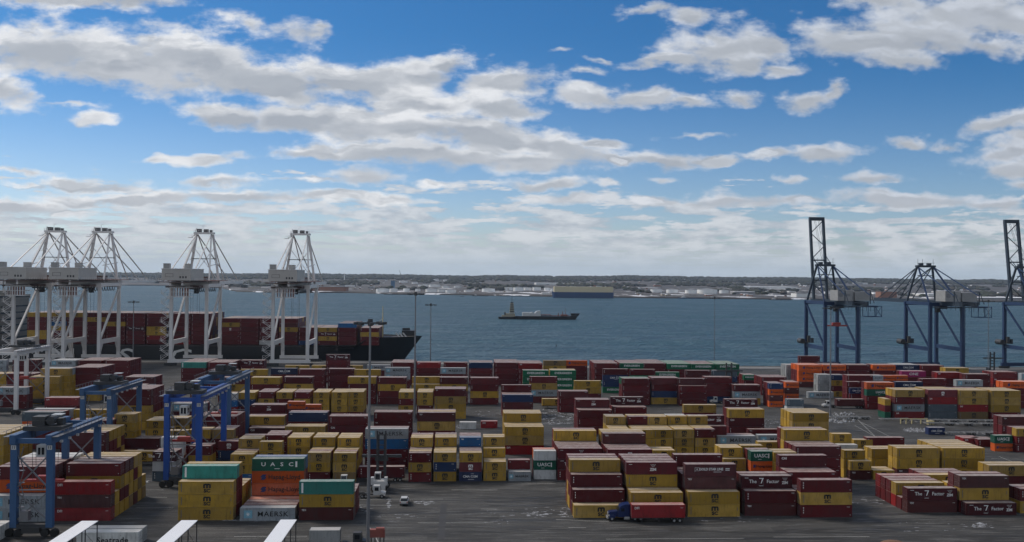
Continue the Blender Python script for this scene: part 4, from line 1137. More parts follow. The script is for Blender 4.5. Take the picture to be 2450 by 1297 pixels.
# ------------------------------------------------------------------ yard gantry cranes
def rtg(loc, label, w, g, h, paint_, beam_paint, cab=True, detail=True, tx=.3, group='blue yard gantry cranes'):
    t = thing('yard_gantry_crane', label, 'gantry crane', loc, 0, group)
    hw = w/2
    for sx in (-1, 1):
        for y in (0, g):
            b = MB(); b.box((sx*hw, y, h/2+1.0), (1.35, 1.15, h-2.0)); b.build('leg', paint_, t)
    for y in (0, g):
        b = MB(); b.box((0, y, 2.2), (w+1.2, .8, .9)); b.box((0, y, 1.5), (w*.5, 1.5, 1.3)); b.build('sill_beam', PDK, t)
    for y in (0, g):
        for sx in (-1, 1):
            for k in (-.95, .95):
                b = MB(); b.tube((sx*hw+k, y-.45, .85), (sx*hw+k, y+.45, .85), .85, n=16); b.build('wheel', PTY, t)
    for y in (0, g):
        b = MB()
        for z0_, z1_ in ((3.0, h*.48), (h*.48, h*.86)):
            b.bar((-hw, y, z0_), (hw, y, z1_), .26); b.bar((hw, y, z0_), (-hw, y, z1_), .26)
        b.bar((-hw, y, h*.48), (hw, y, h*.48), .24)
        b.build('cross_brace', PST, t)
    for sx in (-1, 1):
        b = MB(); b.box((sx*hw, g/2, h+.1), (1.2, g+2.4, 1.9))
        gd = b.build('main_girder', beam_paint, t)
        for yy in range(3, int(g), 4): b = MB(); b.box((sx*(hw+.85), yy, h-.9), (.5, .5, .5)); b.build('lamp', PVW, gd)
        b = MB(); b.box((sx*(hw+1.25), g/2, h+.7), (1.2, g+2.4, .1))
        for yy in range(0, int(g)+2, 2): b.bar((sx*(hw+1.8), yy, h+.75), (sx*(hw+1.8), yy, h+1.8), .08)
        b.bar((sx*(hw+1.8), -1.2, h+1.8), (sx*(hw+1.8), g+1.2, h+1.8), .08)
        b.build('walkway', PST, t)
    for y in (0, g):
        b = MB(); b.box((0, y, h-.3), (w-.8, .7, 1.0)); b.build('end_beam', beam_paint, t)
    ty = g*tx
    b = MB(); b.box((0, ty, h+1.5), (w+1.0, 5.0, .9)); b.box((-1.4, ty, h+2.9), (2.6, 3.0, 2.0)); b.tube((1.0, ty-1.2, h+3.0), (1.0, ty+1.2, h+3.0), .9, n=12); b.box((2.4, ty+.9, h+2.6), (1.3, 1.6, 1.5)); 
    b.bar((-3.2, ty-2.4, h+2), (-3.2, ty-2.4, h+3.2), .1); b.bar((-3.2, ty-2.4, h+3.2), (3.6, ty-2.4, h+3.2), .1)
    b.build('trolley', PDK, t)
    b = MB(); b.box((2.6, ty-1.0, h+4.4), (2.2, 2.0, .15)); b.build('trolley_canopy', PVW, t)
    if cab:
        b = MB(); b.box((.6, ty-3.4, h-2.9), (1.9, 2.0, 2.5)); cb = b.build('cab', PVW, t)
        for c_, d_ in (((.22, ty-4.42, h-2.9), (.5, .06, 1.5)), ((1.0, ty-4.42, h-2.9), (.55, .06, 1.5)), ((1.57, ty-3.4, h-2.9), (.06, 1.3, 1.3))):
            b = MB(); b.box(c_, d_); b.build('cab_window', PGL, cb)
    b = MB()
    for x in (-3, 2.0):
        for y in (-.8, .8): b.bar((x, ty+y, h+.8), (x*.9, ty+y, h*.52), .07)
    b.build('hoist_rope', PDK, t)
    b = MB(); b.box((-.4, ty, h*.52-.3), (12.0 if w > 20 else w+.5, .9, .5)); b.box((-.4, ty, h*.52+.3), (3.2, 1.4, .9)); b.build('spreader', PRED, t)
    b = MB()
    for k in range(6): b.box((-hw+1.2, .4, 3.5+k*(h-5)/6), (1.1, .9, .1)); b.bar((-hw+.9 if k % 2 else -hw+1.6, .5, 3.5+k*(h-5)/6), (-hw+1.6 if k % 2 else -hw+.9, .5, 3.5+(k+1)*(h-5)/6), .16)
    b.box((-hw+2.2, .1, 4.4), (1.8, 1.4, 2.0))
    b.build('access_ladder', PST, t)
    for sx in (-1, 1):
        b = MB(); b.box((sx*hw, -.6, h-1.6), (1.0, .05, .9)); p = b.build('number_plate', PVW, t)
        b = MB(); text_on(b, '11', sx*hw, h-1.6, -.64, .8, 'black', .02); b.build('plate_number', INKL, p)
    return t
def rtg_at(xl, xr, ybase, g, h, *a, **k):
    Y = at((xl+xr)/2, ybase, 0).y
    A, C_ = atY(xl, ybase, Y).x, atY(xr, ybase, Y).x
    return rtg(((A+C_)/2, Y, 0), a[0], C_-A, g, h, *a[1:], **k)
rtg_at(33, 119, 1284, 24, 20.3, 'blue yard gantry crane nearest at bottom left, white cab between its legs', PBG, PBG, tx=.28)
rtg_at(398, 475, 1166, 24, 23.0, 'tall bright blue yard gantry crane left of the teal topped stack', PBL, PBL, tx=.1)
r2 = rtg_at(197, 261, 1109, 23.6, 20.8, 'faded blue yard gantry crane in mid yard, white cab over tan containers', PBG, PBG, tx=.45)
rtg_at(479, 545, 1096, 23.6, 23.0, 'pale blue yard gantry crane overlapping behind the tall bright blue one', PBG, PBG, tx=.5)
rtg_at(-16, 38, 992, 26, 24.0, 'white yard gantry crane at the far left edge', PW, PW, group=None, tx=.62)

# ------------------------------------------------------------------ high lighting masts
def mast(px, ptop, Y, h, r, label):
    x = atY(px, ptop, Y).x
    t = thing('lighting_mast', label, 'light mast', (x, Y, 0), 0, 'high lighting masts')
    b = MB(); b.tube((0, 0, 0), (0, 0, h-.6), r, r*.55, n=12); b.tube((0, 0, 0), (0, 0, 1.4), r*1.6, r*1.5, n=12); b.build('pole', PST, t)
    b = MB(); n = 10
    for k in range(n):
        a, c_ = 2*PI*k/n, 2*PI*(k+1)/n; b.bar((2.3*math.cos(a), 2.3*math.sin(a), h-.8), (2.3*math.cos(c_), 2.3*math.sin(c_), h-.8), .14)
        if k % 2 == 0: b.bar((0, 0, h-.7), (2.3*math.cos(a), 2.3*math.sin(a), h-.8), .14)
    b.tube((0, 0, h-1.4), (0, 0, h), .5, n=8); b.build('lamp_ring', PDK, t)
    for k in range(8):
        a = 2*PI*k/8+.2; b = MB(); b.box((2.8*math.cos(a), 2.8*math.sin(a), h-.85), (.95, .75, .5), 0, a); b.build('floodlight', PDK, t)
mast(886, 762, 180, 46.6, .35, 'tall grey lighting mast in the foreground, widest of all')
mast(994.5, 700, 342, 49.4, .40, 'slim lighting mast standing in mid yard right of the ship bow')
mast(1031, 726, 500, 40.5, .34, 'short lighting mast by the quay just right of the bow')
mast(320, 721, 545, 39.5, .34, 'lighting mast on the quay against the black ship')
mast(1710, 710, 505, 45.5, .22, 'very thin lighting mast on the quay before open water')
mast(1988, 736, 357, 44.8, .34, 'lighting mast in front of the blue crane with raised boom')
mast(2365, 718, 480, 45.5, .24, 'thin lighting mast between the two right blue cranes')
# ------------------------------------------------------------------ the black container ship
PHU = paint('black_hull_paint', (.010, .011, .014), .45, 0, .2, .3, .1)
PHR = paint('dark_hatch_steel', (.05, .04, .04), .6)
PCR = paint('cream_superstructure', (.30, .27, .20), .55)
bow = atY(1010, 812, 621).x
sh = thing('container_ship', 'black container ship with big white letters on its side, berthed behind white cranes', 'ship', (bow, 597, WZ))
Ls, Bm = 330.0, 46.0
def hull_half(s, z):
    """half breadth at s metres aft of the stem, z above water"""
    rake = 13*(1-min(z/19.0, 1))            # stem rakes back towards the water
    q = max(0.0, (s-rake)/(62.0-18*min(z/17, 1)))
    return Bm/2*min(1, q**.62) if q < 1 else Bm/2
b = MB(); ss = [0, 1.5, 4, 8, 13, 19, 26, 34, 44, 56, 70, 120, 200, 330]; zs = [-1, 3, 7, 11, 14.0, 17.6]
grid = []
for s in ss:
    for z in zs:
        zz = z if z < 14 else (z if s < 42 else min(z, 11.5+.001*z)); 
        rk = 13*(1-min(max(z, 0)/17.6, 1)); x = -max(s, rk) if s < 13 else -s
        grid.append((x, zz, hull_half(s, max(z, 0))))
n = len(zs)
for side in (-1, 1):
    vs = [(x, Bm/2+side*hb, z) for x, z, hb in grid]; fs = []
    for i in range(len(ss)-1):
        for j in range(n-1):
            q = (i*n+j, (i+1)*n+j, (i+1)*n+j+1, i*n+j+1); fs.append(q if side > 0 else q[::-1])
    b.add(vs, fs, 0, True)
for i in range(len(ss)-1):
    a, c_ = grid[i*n+n-1], grid[(i+1)*n+n-1]
    b.add([(a[0], Bm/2-a[2], a[1]-.9), (a[0], Bm/2+a[2], a[1]-.9), (c_[0], Bm/2+c_[2], c_[1]-.9), (c_[0], Bm/2-c_[2], c_[1]-.9)], [(0, 1, 2, 3)], 1)
b.build('hull', [PHU, PHR], sh)
b = MB()
b.box((-200, Bm/2, 11.6), (245, Bm-1, 1.2)); 
for k in range(17): b.box((-55-k*14.6, .9, 10.8), (1.2, 1.2, 3.0))
b.build('hatch_deck', PHR, sh)
b = MB(); b.prism([(-33, 16.5), (-36, 16.5), (-36, 19.5)], 6, Bm-6); b.build('breakwater', PW, sh)
b = MB(); b.tube((-27, Bm/2, 16.5), (-27, Bm/2, 38), .45, .2, n=8); b.box((-27, Bm/2, 29), (.4, 5, .3)); b.box((-27, Bm/2, 33), (.3, 3.4, .3)); b.bar((-27, Bm/2, 30), (-38, Bm/2-6, 17), .12); b.bar((-27, Bm/2, 30), (-38, Bm/2+6, 17), .12); b.build('foremast', PYL, sh)
b = MB(); b.box((-9, Bm/2, 19.8), (9, 12, 3.6)); b.box((-11, Bm/2+2, 22.2), (5, 4, 1.6)); b.build('windlass', PHU, sh)
b = MB()
for k in range(3): b.add([(-16+k*2.4, Bm/2-6.1, 17.6), (-14.8+k*2.4, Bm/2-6.1, 17.6), (-17+k*2.4, Bm/2-6.1, 20.2), (-18.2+k*2.4, Bm/2-6.1, 20.2)], [(0, 1, 2, 3)])
b.box((-12, Bm/2-6.1, 19), (.01, .01, .01)); b.build('bow_marking', PVW, sh)
b = MB()
for ch, pxc in (('M', 150), ('S', 303), ('C', 433)):
    X = atY(pxc, 850, 597).x-bow; text_on(b, ch, X, 4.0, -.06, 15.0, 'white', .10, sx=1.45)
b.build('hull_lettering', INKL, sh)
b = MB(); xb = atY(8, 700, 620).x-bow
b.box((xb, Bm/2, 26), (15, Bm-6, 30)); b.box((xb, Bm/2, 42.2), (13, Bm+2, 2.8)); b.box((xb, Bm/2, 45), (9, 14, 3)); b.tube((xb, Bm/2, 46), (xb, Bm/2, 54), .5, n=8)
br = b.build('bridge_house', PSD, sh)
b = MB()
for k in range(6): b.box((xb+7.54, Bm/2, 15+k*4.2), (.08, Bm-9, .9)); b.box((xb, 2.96, 15+k*4.2), (12, .08, .9))
b.box((xb+6.54, Bm/2, 42.5), (.08, Bm, 1.2)); b.build('window_band', PGL, br)

# ------------------------------------------------------------------ tug and barge out on the water
Yv = at(1290, 764, WZ).y
xs0 = atY(1192, 764, Yv).x; xs1 = atY(1386, 764, Yv).x
t = thing('tugboat', 'dark tugboat with a tall pale wheelhouse tower pushing a barge', 'tugboat', (xs0, Yv, WZ))
def hull(b, L_, W_, H_, bowl=12, sternl=4, mi=0, flare=0, rise=0):
    prof = [(0, W_*.36), (sternl, W_/2), (L_-bowl, W_/2), (L_-bowl*.45, W_*.36), (L_, .3)]
    lo_ = [(x if i else x+.6, w*.92) for i, (x, w) in enumerate(prof)]; lo_[-1] = (L_-bowl*.35, .2)
    zt = [H_]*4+[H_+rise]; zt[3] = H_+rise*.5
    n = len(prof)
    vs = [(x, -w, -1) for x, w in lo_]+[(x, w, -1) for x, w in lo_]+[(x, -w, z) for (x, w), z in zip(prof, zt)]+[(x, w, z) for (x, w), z in zip(prof, zt)]
    fs = []
    for i in range(n-1): fs += [(i, i+1, 2*n+i+1, 2*n+i), (n+i+1, n+i, 3*n+i, 3*n+i+1), (2*n+i, 2*n+i+1, 3*n+i+1, 3*n+i)]
    fs += [(n, 0, 2*n, 3*n), (n-1, 2*n-1, 4*n-1, 3*n-1)]
    b.add(vs, fs, mi)
b = MB(); hull(b, 27, 11, 3.4, 5, 3, 0, rise=1.2); b.build('hull', PHU, t)
b = MB(); b.box((14.5, 0, 4.6), (19, 8.6, 2.3)); b.box((17, 0, 7.0), (13, 7.4, 2.4)); b.build('deckhouse', PCR, t)
b = MB()
for k in range(5): b.box((19.2, 0, 9.6+k*3.0), (7.0-k*.55, 5.6-k*.3, 1.5))
tw = b.build('wheelhouse_tower', PCR, t)
b = MB()
for k in range(5): b.box((19.2, 0, 11.05+k*3.0), (6.2-k*.55, 4.9-k*.3, 1.5))
b.build('window_band', PDK, tw)
b = MB(); b.tube((19.2, 0, 24), (19.2, 0, 38), .35, .15, n=6); b.box((19.2, 0, 28), (.3, 4, .3)); b.box((19.2, 0, 31.5), (.3, 2.6, .3)); b.build('mast', PDK, t)
b = MB(); b.tube((9.5, -2, 5), (9.5, -2, 9.5), .9, n=10); b.tube((9.5, 2, 5), (9.5, 2, 9.5), .9, n=10); b.build('funnel', PHU, t)
t = thing('tank_barge', 'long dark barge with white tanks aft, pushed by the tugboat', 'barge', (xs0+25.2, Yv, WZ))
Lb_ = xs1-xs0-25.2
b = MB(); hull(b, Lb_, 19, 4.6, 16, 3, 0, rise=4.0); b.build('hull', PHU, t)
b = MB(); b.box((14, 0, 7.0), (10, 11, 5.2)); b.prism([(19, 4.6), (20, 9.4), (23, 10.4), (26, 8.6), (29, 11.6), (34, 12.2), (34.5, 4.6)], -5, 5); b.build('pump_house', PVW, t)
b = MB(); b.box((42, 0, 6.8), (14, 10, .5))
for x in (36, 42, 49): b.tube((x, -4, 4.6), (x, -4, 7), .2, n=5); b.tube((x, 4, 4.6), (x, 4, 7), .2, n=5)
for k in range(6): b.tube((50+k*4.5, -6, 5.2), (50+k*4.5, 6, 5.2), .3, n=6)
b.tube((36, 2, 5.6), (76, 2, 5.6), .35, n=6); b.tube((36, -2, 5.6), (76, -2, 5.6), .35, n=6)
b.tube((66, 0, 4.6), (66, 0, 11.5), .55, .4, n=8); b.tube((60, 0, 4.6), (60, 0, 9.5), .7, .5, n=8); b.tube((Lb_-20, 0, 5), (Lb_-20, 0, 16), .3, .2, n=6); b.box((Lb_-22, 0, 6), (9, 8, 2.2))
b.build('deck_piping', PRD, t)
b = MB(); hull(b, 13, 8, 2.2, 4, 2); b.build('bow_platform', PHU, t, (Lb_-12.5, 0, 6.6))

# moored car carrier on the far side
Yc = at(1393, 713, WZ).y; x0 = atY(1320, 713, Yc).x; x1 = atY(1467, 713, Yc).x; k = Yc/F
t = thing('car_carrier', 'boxy car carrier ship, cream above and blue below, moored at the far shore', 'ship', (x1, Yc, WZ), PI)
Lc = x1-x0
b = MB(); hull(b, Lc, 30, 14*k, 9, 2, 0, rise=1); b.build('hull', paint('car_carrier_blue', (.014, .046, .13), .5, 0, .15, .2, .02), t)
b = MB(); b.box((Lc/2-2, 0, 20.5*k), (Lc-9, 29, 13*k)); b.build('garage_deck', paint('car_carrier_cream', (.58, .48, .30), .5, 0, .12, .25, .02), t)
b = MB(); b.box((Lc*.25, 0, 28*k), (12, 24, 2.4*k)); b.box((Lc*.13, 4, 27.8*k), (4, 5, 1.6*k)); b.box((Lc*.66, 0, 27.5*k), (18, 8, .9*k)); b.box((Lc*.45, 0, 27.3*k), (60, 10, .5*k)); b.build('bridge', PVW, t)
b = MB(); b.box((Lc*.3, -2, 29*k), (5, 6, 3*k)); b.build('funnel', PRD, t)

# ------------------------------------------------------------------ far shore
SHORE = [(-700, 682.5), (-50, 682.5), (380, 683.5), (470, 684.5), (520, 686), (560, 698), (640, 700.2), (730, 701), (830, 701), (950, 704), (1080, 706), (1250, 709), (1470, 712.5), (1700, 715), (1900, 717), (2100, 719), (2200, 722), (2320, 722.5), (2450, 723.5), (3100, 732)]
def interp(T, x):
    for i in range(len(T)-1):
        if T[i][0] <= x <= T[i+1][0]: f = (x-T[i][0])/(T[i+1][0]-T[i][0]); return T[i][1]+f*(T[i+1][1]-T[i][1])
    return T[0][1] if x < T[0][0] else T[-1][1]
SKYL = [(-700, 654.5), (100, 655.5), (400, 656.5), (560, 658), (700, 657), (830, 659.5), (900, 659), (1000, 661.5), (1120, 663), (1200, 662), (1290, 663.5), (1420, 664), (1500, 662), (1700, 666), (1900, 667), (2050, 669), (2150, 670.5), (2300, 673), (2365, 671.5), (2450, 674), (3100, 680)]
land = MB(); cols_ = 150; rowsn = 46
pxs = [-700+i*(3800/cols_) for i in range(cols_+1)]
def ynoise(x, s): 
    return math.sin(x*.0131*s+1.3)+.6*math.sin(x*.031*s+.4)+.4*math.sin(x*.077*s+2.1)
YF = 9000.0
def terr(px, Yv_, X):
    Ys = at(px, interp(SHORE, px), WZ).y
    zf = atY(px, interp(SKYL, px), YF).z
    f = max(0, min(1, (Yv_-Ys-350)/(YF-Ys-350))); z = 1.2+(zf-1.2)*f**1.35
    z += f*(1-f)*8*ynoise(X*.35, .35)+1.0*f*ynoise(Yv_*.6+X, .5)
    return z
rowsY = []
for px in pxs:
    Ys = at(px, interp(SHORE, px), WZ).y
    rowsY.append([Ys-2]+[Ys+(YF-Ys)*(j/(rowsn-2))**1.5 for j in range(rowsn-1)]+[YF*1.25])
    for j, Yv_ in enumerate(rowsY[-1]):
        X = atY(px, 690, Yv_).x
        z = WZ-1 if j == 0 else (terr(px, Yv_, X) if j <= rowsn-1 else -60)
        land.v.append((X, Yv_, z))
nn = rowsn+1
for i in range(cols_):
    for j in range(nn-1): land.f.append((i*nn+j, (i+1)*nn+j, (i+1)*nn+j+1, i*nn+j+1)); land.m.append(0); land.smooth.append(True)
m_la, nt, bs = newmat('far_shore_land'); L = nt.links
tc = N(nt, 'ShaderNodeTexCoord').outputs['Object']
a = noise(nt, mapping(nt, tc, (.004, .0028, .004)), 1.0, 6, .62); s_ = noise(nt, mapping(nt, tc, (.0065, .004, .006), (4, 1, 0)), 1.0, 6, .66)
c = mixc(nt, sstep(nt, a, .35, .65), (.030, .029, .029), (.075, .062, .056))
sp = N(nt, 'ShaderNodeSeparateXYZ'); L.new(tc, sp.inputs[0]); near = sstep(nt, sp.outputs[1], 3000, 5500, 1, .12)
c = mixc(nt, mth(nt, 'MULTIPLY', sstep(nt, s_, .56, .62), near), c, (.80, .81, .84))
L.new(c, bs.inputs['Base Color']); bs.inputs['Roughness'].default_value = .9
tag(land.build('far_shore_land', m_la), kind='structure')
def landz(px, Y): return terr(px, Y, atY(px, 690, Y).x)
def ground_at(px, py):
    """where the view ray meets the far shore"""
    d = ray(px, py); Y = 2200.0
    while Y < YF:
        p = atY(px, py, Y)
        if p.z <= landz(px, Y): return Vector((p.x, Y, landz(px, Y)))
        Y += 15
    return Vector((atY(px, py, YF-200).x, YF-200, landz(px, YF-200)))

# storage tanks
PTK = paint('white_tank_paint', (.84, .84, .82), .5, 0, .06, .2, .03)
tanks = [(900,931,690,699.5),(932,951,689.5,699),(965,980,689,698.5),(994,1006,690.5,697.5),(1018,1046,690.5,699),(1047,1065,691.5,699),(1066,1091,692.5,700.5),
 (1001,1011,680.5,685.5),(1012,1023,680,686),(1026,1053,680.5,686.5),(1057,1075,684,688.5),(1086,1104,684,688),(1110,1134,693.5,698.5),(1153,1184,689.5,698.5),
 (1207,1215,686.5,695),(1216,1227,686.5,695),(1228,1252,686.5,696.5),(1253,1272,687.5,695),(1274,1294,686.5,695.5),(1302,1316,687.5,695.5),(1317,1331,689,697),
 (1556,1584,691,699.5),(1594,1622,691.5,701),(1639,1667,692.5,702.5),(1668,1716,691.5,702.5),(1721,1743,693,702),(955,975,672,676),(1037,1050,668,672.5),(1061,1071,669,673),(985,1000,675,679)]
proto_t = {}
for (a_, c_, yt, yb) in tanks:
    g_ = ground_at((a_+c_)/2, yb); k = g_.y/F; w_ = (c_-a_)*k; h_ = (yb-yt)*k*.93
    kk = sorted([q_[0] for q_ in tanks if (q_[3] > 688) == (yb > 688)]).index(a_); rown = 'waterside row' if yb > 688 else 'back row'
    pos = f"{'wide' if c_-a_ > 24 else ('narrow' if c_-a_ < 14 else 'mid sized')} white storage tank on the far shore, {ORD[kk]} from left in the {rown}".replace('leftmost from left', 'leftmost')
    t = thing('storage_tank', pos, 'storage tank', (g_.x, g_.y, g_.z-.5), 0, 'white storage tanks along the far shore')
    b = MB(); b.tube((0, 0, 0), (0, 0, h_), w_/2, n=28, cap=False); b.build('shell', PTK, t)
    b = MB(); b.tube((0, 0, h_), (0, 0, h_+w_*.05), w_/2+.3, .5, n=28); b.tube((0, 0, h_-.7), (0, 0, h_+.02), w_/2+.35, w_/2+.35, n=28); b.build('roof', PGR, t)

# buildings on the far shore, each one its own object
BM = {'white': paint('white_wall', (.72, .72, .70), .7, 0, .1, .2, .05), 'brown': paint('brown_brick_wall', (.24, .11, .07), .8, 0, .15, .2, .05), 'grey': paint('grey_wall', (.24, .24, .25), .7, 0, .1, .2, .05), 'tan': paint('tan_wall', (.32, .27, .21), .7, 0, .1, .2, .05)}
SNW = paint('snowy_roof', (.86, .87, .90), .7, 0, .05, .05, .03); RFD = paint('dark_roof', (.07, .07, .075), .8, 0, .1, .1, .05)
def building(px, py, wpx, hpx, colr, roof, depth=None, gable=True, label=None, cat='building', name='building', group=None):
    g_ = ground_at(px, py); k = g_.y/F; w_ = wpx*k; h_ = hpx*k; d_ = depth or min(max(w_*.8, 10), 60)
    b = MB(); b.box((0, 0, h_/2-.5), (w_, d_, h_+1), 0)
    if gable: b.prism([(-w_/2-.4, h_), (w_/2+.4, h_), (0, h_+min(w_*.28, 5))] if w_ < 30 else [(-w_/2-.4, h_), (w_/2+.4, h_), (w_/2+.4, h_+.6), (-w_/2-.4, h_+.6)], -d_/2-.4, d_/2+.4, 'y', 1)
    else: b.box((0, 0, h_+.9), (w_+.5, d_+.5, .8), 1)
    o = b.build(name, [BM[colr], roof], None, (g_.x, g_.y, g_.z)); tag(o, label, cat, group); return o
rnd = random.Random(5)
hl = {}
for i in range(285):
    px = rnd.uniform(545, 2450); ys = interp(SHORE, px); yk = interp(SKYL, px)
    f = rnd.random()**.8; py = yk+6+(ys-yk-11)*f
    if px < 830 and py > 697: continue
    if any(a_-6 < px < c_+6 and yt-2 < py < yb+3 for a_, c_, yt, yb in tanks): continue
    if 1310 < px < 1475 and py > 695: continue
    if rnd.random() < .72: colr = rnd.choice(['white', 'tan', 'brown', 'grey', 'brown']); w_, h_ = rnd.uniform(3, 6), rnd.uniform(1.6, 2.6); nm, cat = 'house', 'house'; lab = f'small {colr} house among bare trees on the far shore'; grp = f'small {colr} houses on the far shore'
    else: colr = rnd.choice(['white', 'grey', 'tan', 'brown']); w_, h_ = rnd.uniform(9, 26), rnd.uniform(2.0, 3.6); nm, cat = 'warehouse', 'warehouse'; lab = f'low {colr} warehouse on the far shore'; grp = f'low {colr} warehouses on the far shore'
    building(px, py, w_, h_, colr, rnd.choice([SNW, SNW, RFD]), gable=(nm == 'house'), label=lab, cat=cat, name=nm, group=grp)
building(1832, 690, 128, 3.6, 'white', SNW, 180, False, 'very long bright white roofed warehouse on the far shore', 'warehouse', 'warehouse')
building(1968, 689.5, 34, 3.4, 'white', SNW, 150, False, 'white roofed warehouse behind the blue crane mast', 'warehouse', 'warehouse')
building(1345, 681, 130, 3.2, 'white', SNW, 120, False, 'long pale warehouse behind the car carrier', 'warehouse', 'warehouse')
building(2120, 712, 40, 14, 'brown', RFD, 40, False, 'brown brick waterside block left of the lowered boom', 'building', 'brick_building')
building(1776, 704, 50, 6, 'grey', SNW, 60, False, 'grey shed with snowy roof by the far waterline', 'warehouse', 'warehouse')
building(1920, 711, 44, 9, 'white', RFD, 50, False, 'white waterside shed left of the raised boom crane', 'warehouse', 'warehouse')
building(2380, 716, 150, 4, 'grey', SNW, 120, False, 'snow covered waterside shed at far right', 'warehouse', 'warehouse')
building(2230, 708, 60, 5, 'white', SNW, 120, False, 'white roofed shed behind the middle blue crane', 'warehouse', 'warehouse')
building(790, 696, 80, 9, 'brown', RFD, 80, False, 'dark waterside shed right of the white cranes', 'warehouse', 'warehouse')
building(700, 698, 60, 7, 'grey', RFD, 80, False, 'dark grey waterside shed behind the last white crane', 'warehouse', 'warehouse')
building(940, 689, 9, 17, 'grey', RFD, 20, False, 'blue grey industrial tower above the tank farm', 'tower', 'industrial_tower').data.materials[0] = paint('blue_cladding', (.05, .13, .24), .5, 0, .1, .2, .05)
# wind turbine
g_ = ground_at(824, 672); k = g_.y/F
t = thing('wind_turbine', 'white wind turbine standing on the far shore', 'wind turbine', (g_.x, g_.y, g_.z))
b = MB(); b.tube((0, 0, 0), (0, 0, 13*k), 3.4, 2.2, n=10); b.build('tower', PTK, t)
for a_ in (95, 215, 335):
    b = MB(); b.bar((0, -3, 13*k), (6.2*k*math.cos(math.radians(a_)), -3, 13*k+6.2*k*math.sin(math.radians(a_))), 2.6, .8); b.build('blade', PTK, t)
# lattice dock crane
g_ = ground_at(961, 668); k = g_.y/F
t = thing('lattice_crane', 'slender lattice crane leaning over the tank farm horizon', 'crane', (g_.x, g_.y, g_.z))
b = MB(); b.bar((0, 0, 0), (-3*k, 0, 14*k), 3.2); b.bar((-3*k, 0, 14*k), (-6*k, 0, 21*k), 2.4); b.build('jib', PDK, t)
b = MB(); b.box((0, 0, 3), (14, 10, 8)); b.build('cab', PDK, t)
# thin chimneys on the ridge
for px, h_ in ((1505, 9), (1547, 7), (420, 18), (1773, 5)):
    g_ = atY(px, interp(SKYL, px)+2, 8600)
    o = MB(); o.tube((0, 0, 0), (0, 0, h_*4.0), 3.0, 2.0, n=8); o = o.build('chimney', PDK, None, (g_.x, 8600, g_.z-4))
    tag(o, {1505: 'taller thin chimney on the ridge right of the car carrier', 1547: 'shorter thin chimney on the ridge right of the car carrier', 420: 'tall thin mast on the horizon left of the third white crane', 1773: 'small thin chimney on the ridge above the long white warehouse'}[px], 'chimney')
# long bridge on the left horizon
t = thing('road_bridge', 'long low road bridge on the left horizon behind white cranes', 'bridge', (0, 0, 0))
b = MB(); Yb = 6200
xa, xb_ = atY(300, 655, Yb).x, atY(395, 655, Yb).x
b.box(((xa+xb_)/2-60, Yb, atY(350, 656.5, Yb).z), (xb_-xa+300, 24, 3.5)); b.build('deck', PGR, t)
b = MB()
for i in range(14): x = xa-150+i*(xb_-xa+250)/13; b.box((x, Yb, 22), (3.5, 16, 66))
b.build('piers', PGR, t)
# moored barges and work boats under the far shore
for i, (a_, c_, py, hh_, colr) in enumerate([(1130, 1170, 708.5, 2.6, 0), (1196, 1290, 709.0, 2.2, 0), (1290, 1318, 709.5, 2.4, 1), (918, 990, 705, 2.0, 0), (1470, 1512, 712.5, 2.6, 1), (1575, 1622, 709.5, 3, 2), (1622, 1690, 714.5, 3.4, 1), (1690, 1760, 714.5, 3.0, 0), (1765, 1785, 714, 3.5, 1), (1840, 1896, 718, 2.6, 0), (1100, 1110, 710, 1.6, 0)]):
    Y = at((a_+c_)/2, py, WZ).y; X0_ = atY(a_, py, Y).x; X1_ = atY(c_, py, Y).x; k = Y/F
    t = thing('moored_barge', ['dark', 'blue grey', 'white'][colr]+' barge moored at the far shore, '+['beside the round tanks', 'left of the car carrier', 'touching the car carrier stern', 'below the left tank group', 'right of the car carrier bow', 'by the first right tank', 'under the widest right tank', 'right of the widest tank', 'short, by the grey shed', 'left of the white shed', 'tiny, alone off the tanks'][i], 'barge', (X0_, Y, WZ), 0, 'barges moored along the far shore')
    Lx = X1_-X0_
    b = MB(); hull(b, Lx, 14, hh_*k*.6, min(10, Lx*.2), 2); b.build('hull', [PHU, PBC, PGR][colr], t)
    b = MB(); b.box((Lx*.2, 0, hh_*k*.85), (Lx*.16, 8, hh_*k*.6)); b.box((Lx*.2, 0, hh_*k*1.3), (Lx*.08, 6, hh_*k*.4)); b.build('deckhouse', PVW, t)
# navigation buoys
for px, py in ((1331, 829), (1597, 741)):
    p = at(px, py, WZ); t = thing('buoy', 'small dark buoy '+('low in the open water' if px < 1400 else 'far out past the barge'), 'buoy', p)
    b = MB(); b.tube((0, 0, -.5), (0, 0, 1.2), 1.3, 1.3, n=12); t.scale = (.45, .45, .45); b.build('float', PDK, t); b = MB(); b.tube((0, 0, 1.2), (0, 0, 4.8), .6, .25, n=8); b.box((0, 0, 5), (.8, .8, .6)); b.build('daymark', PDK, t)

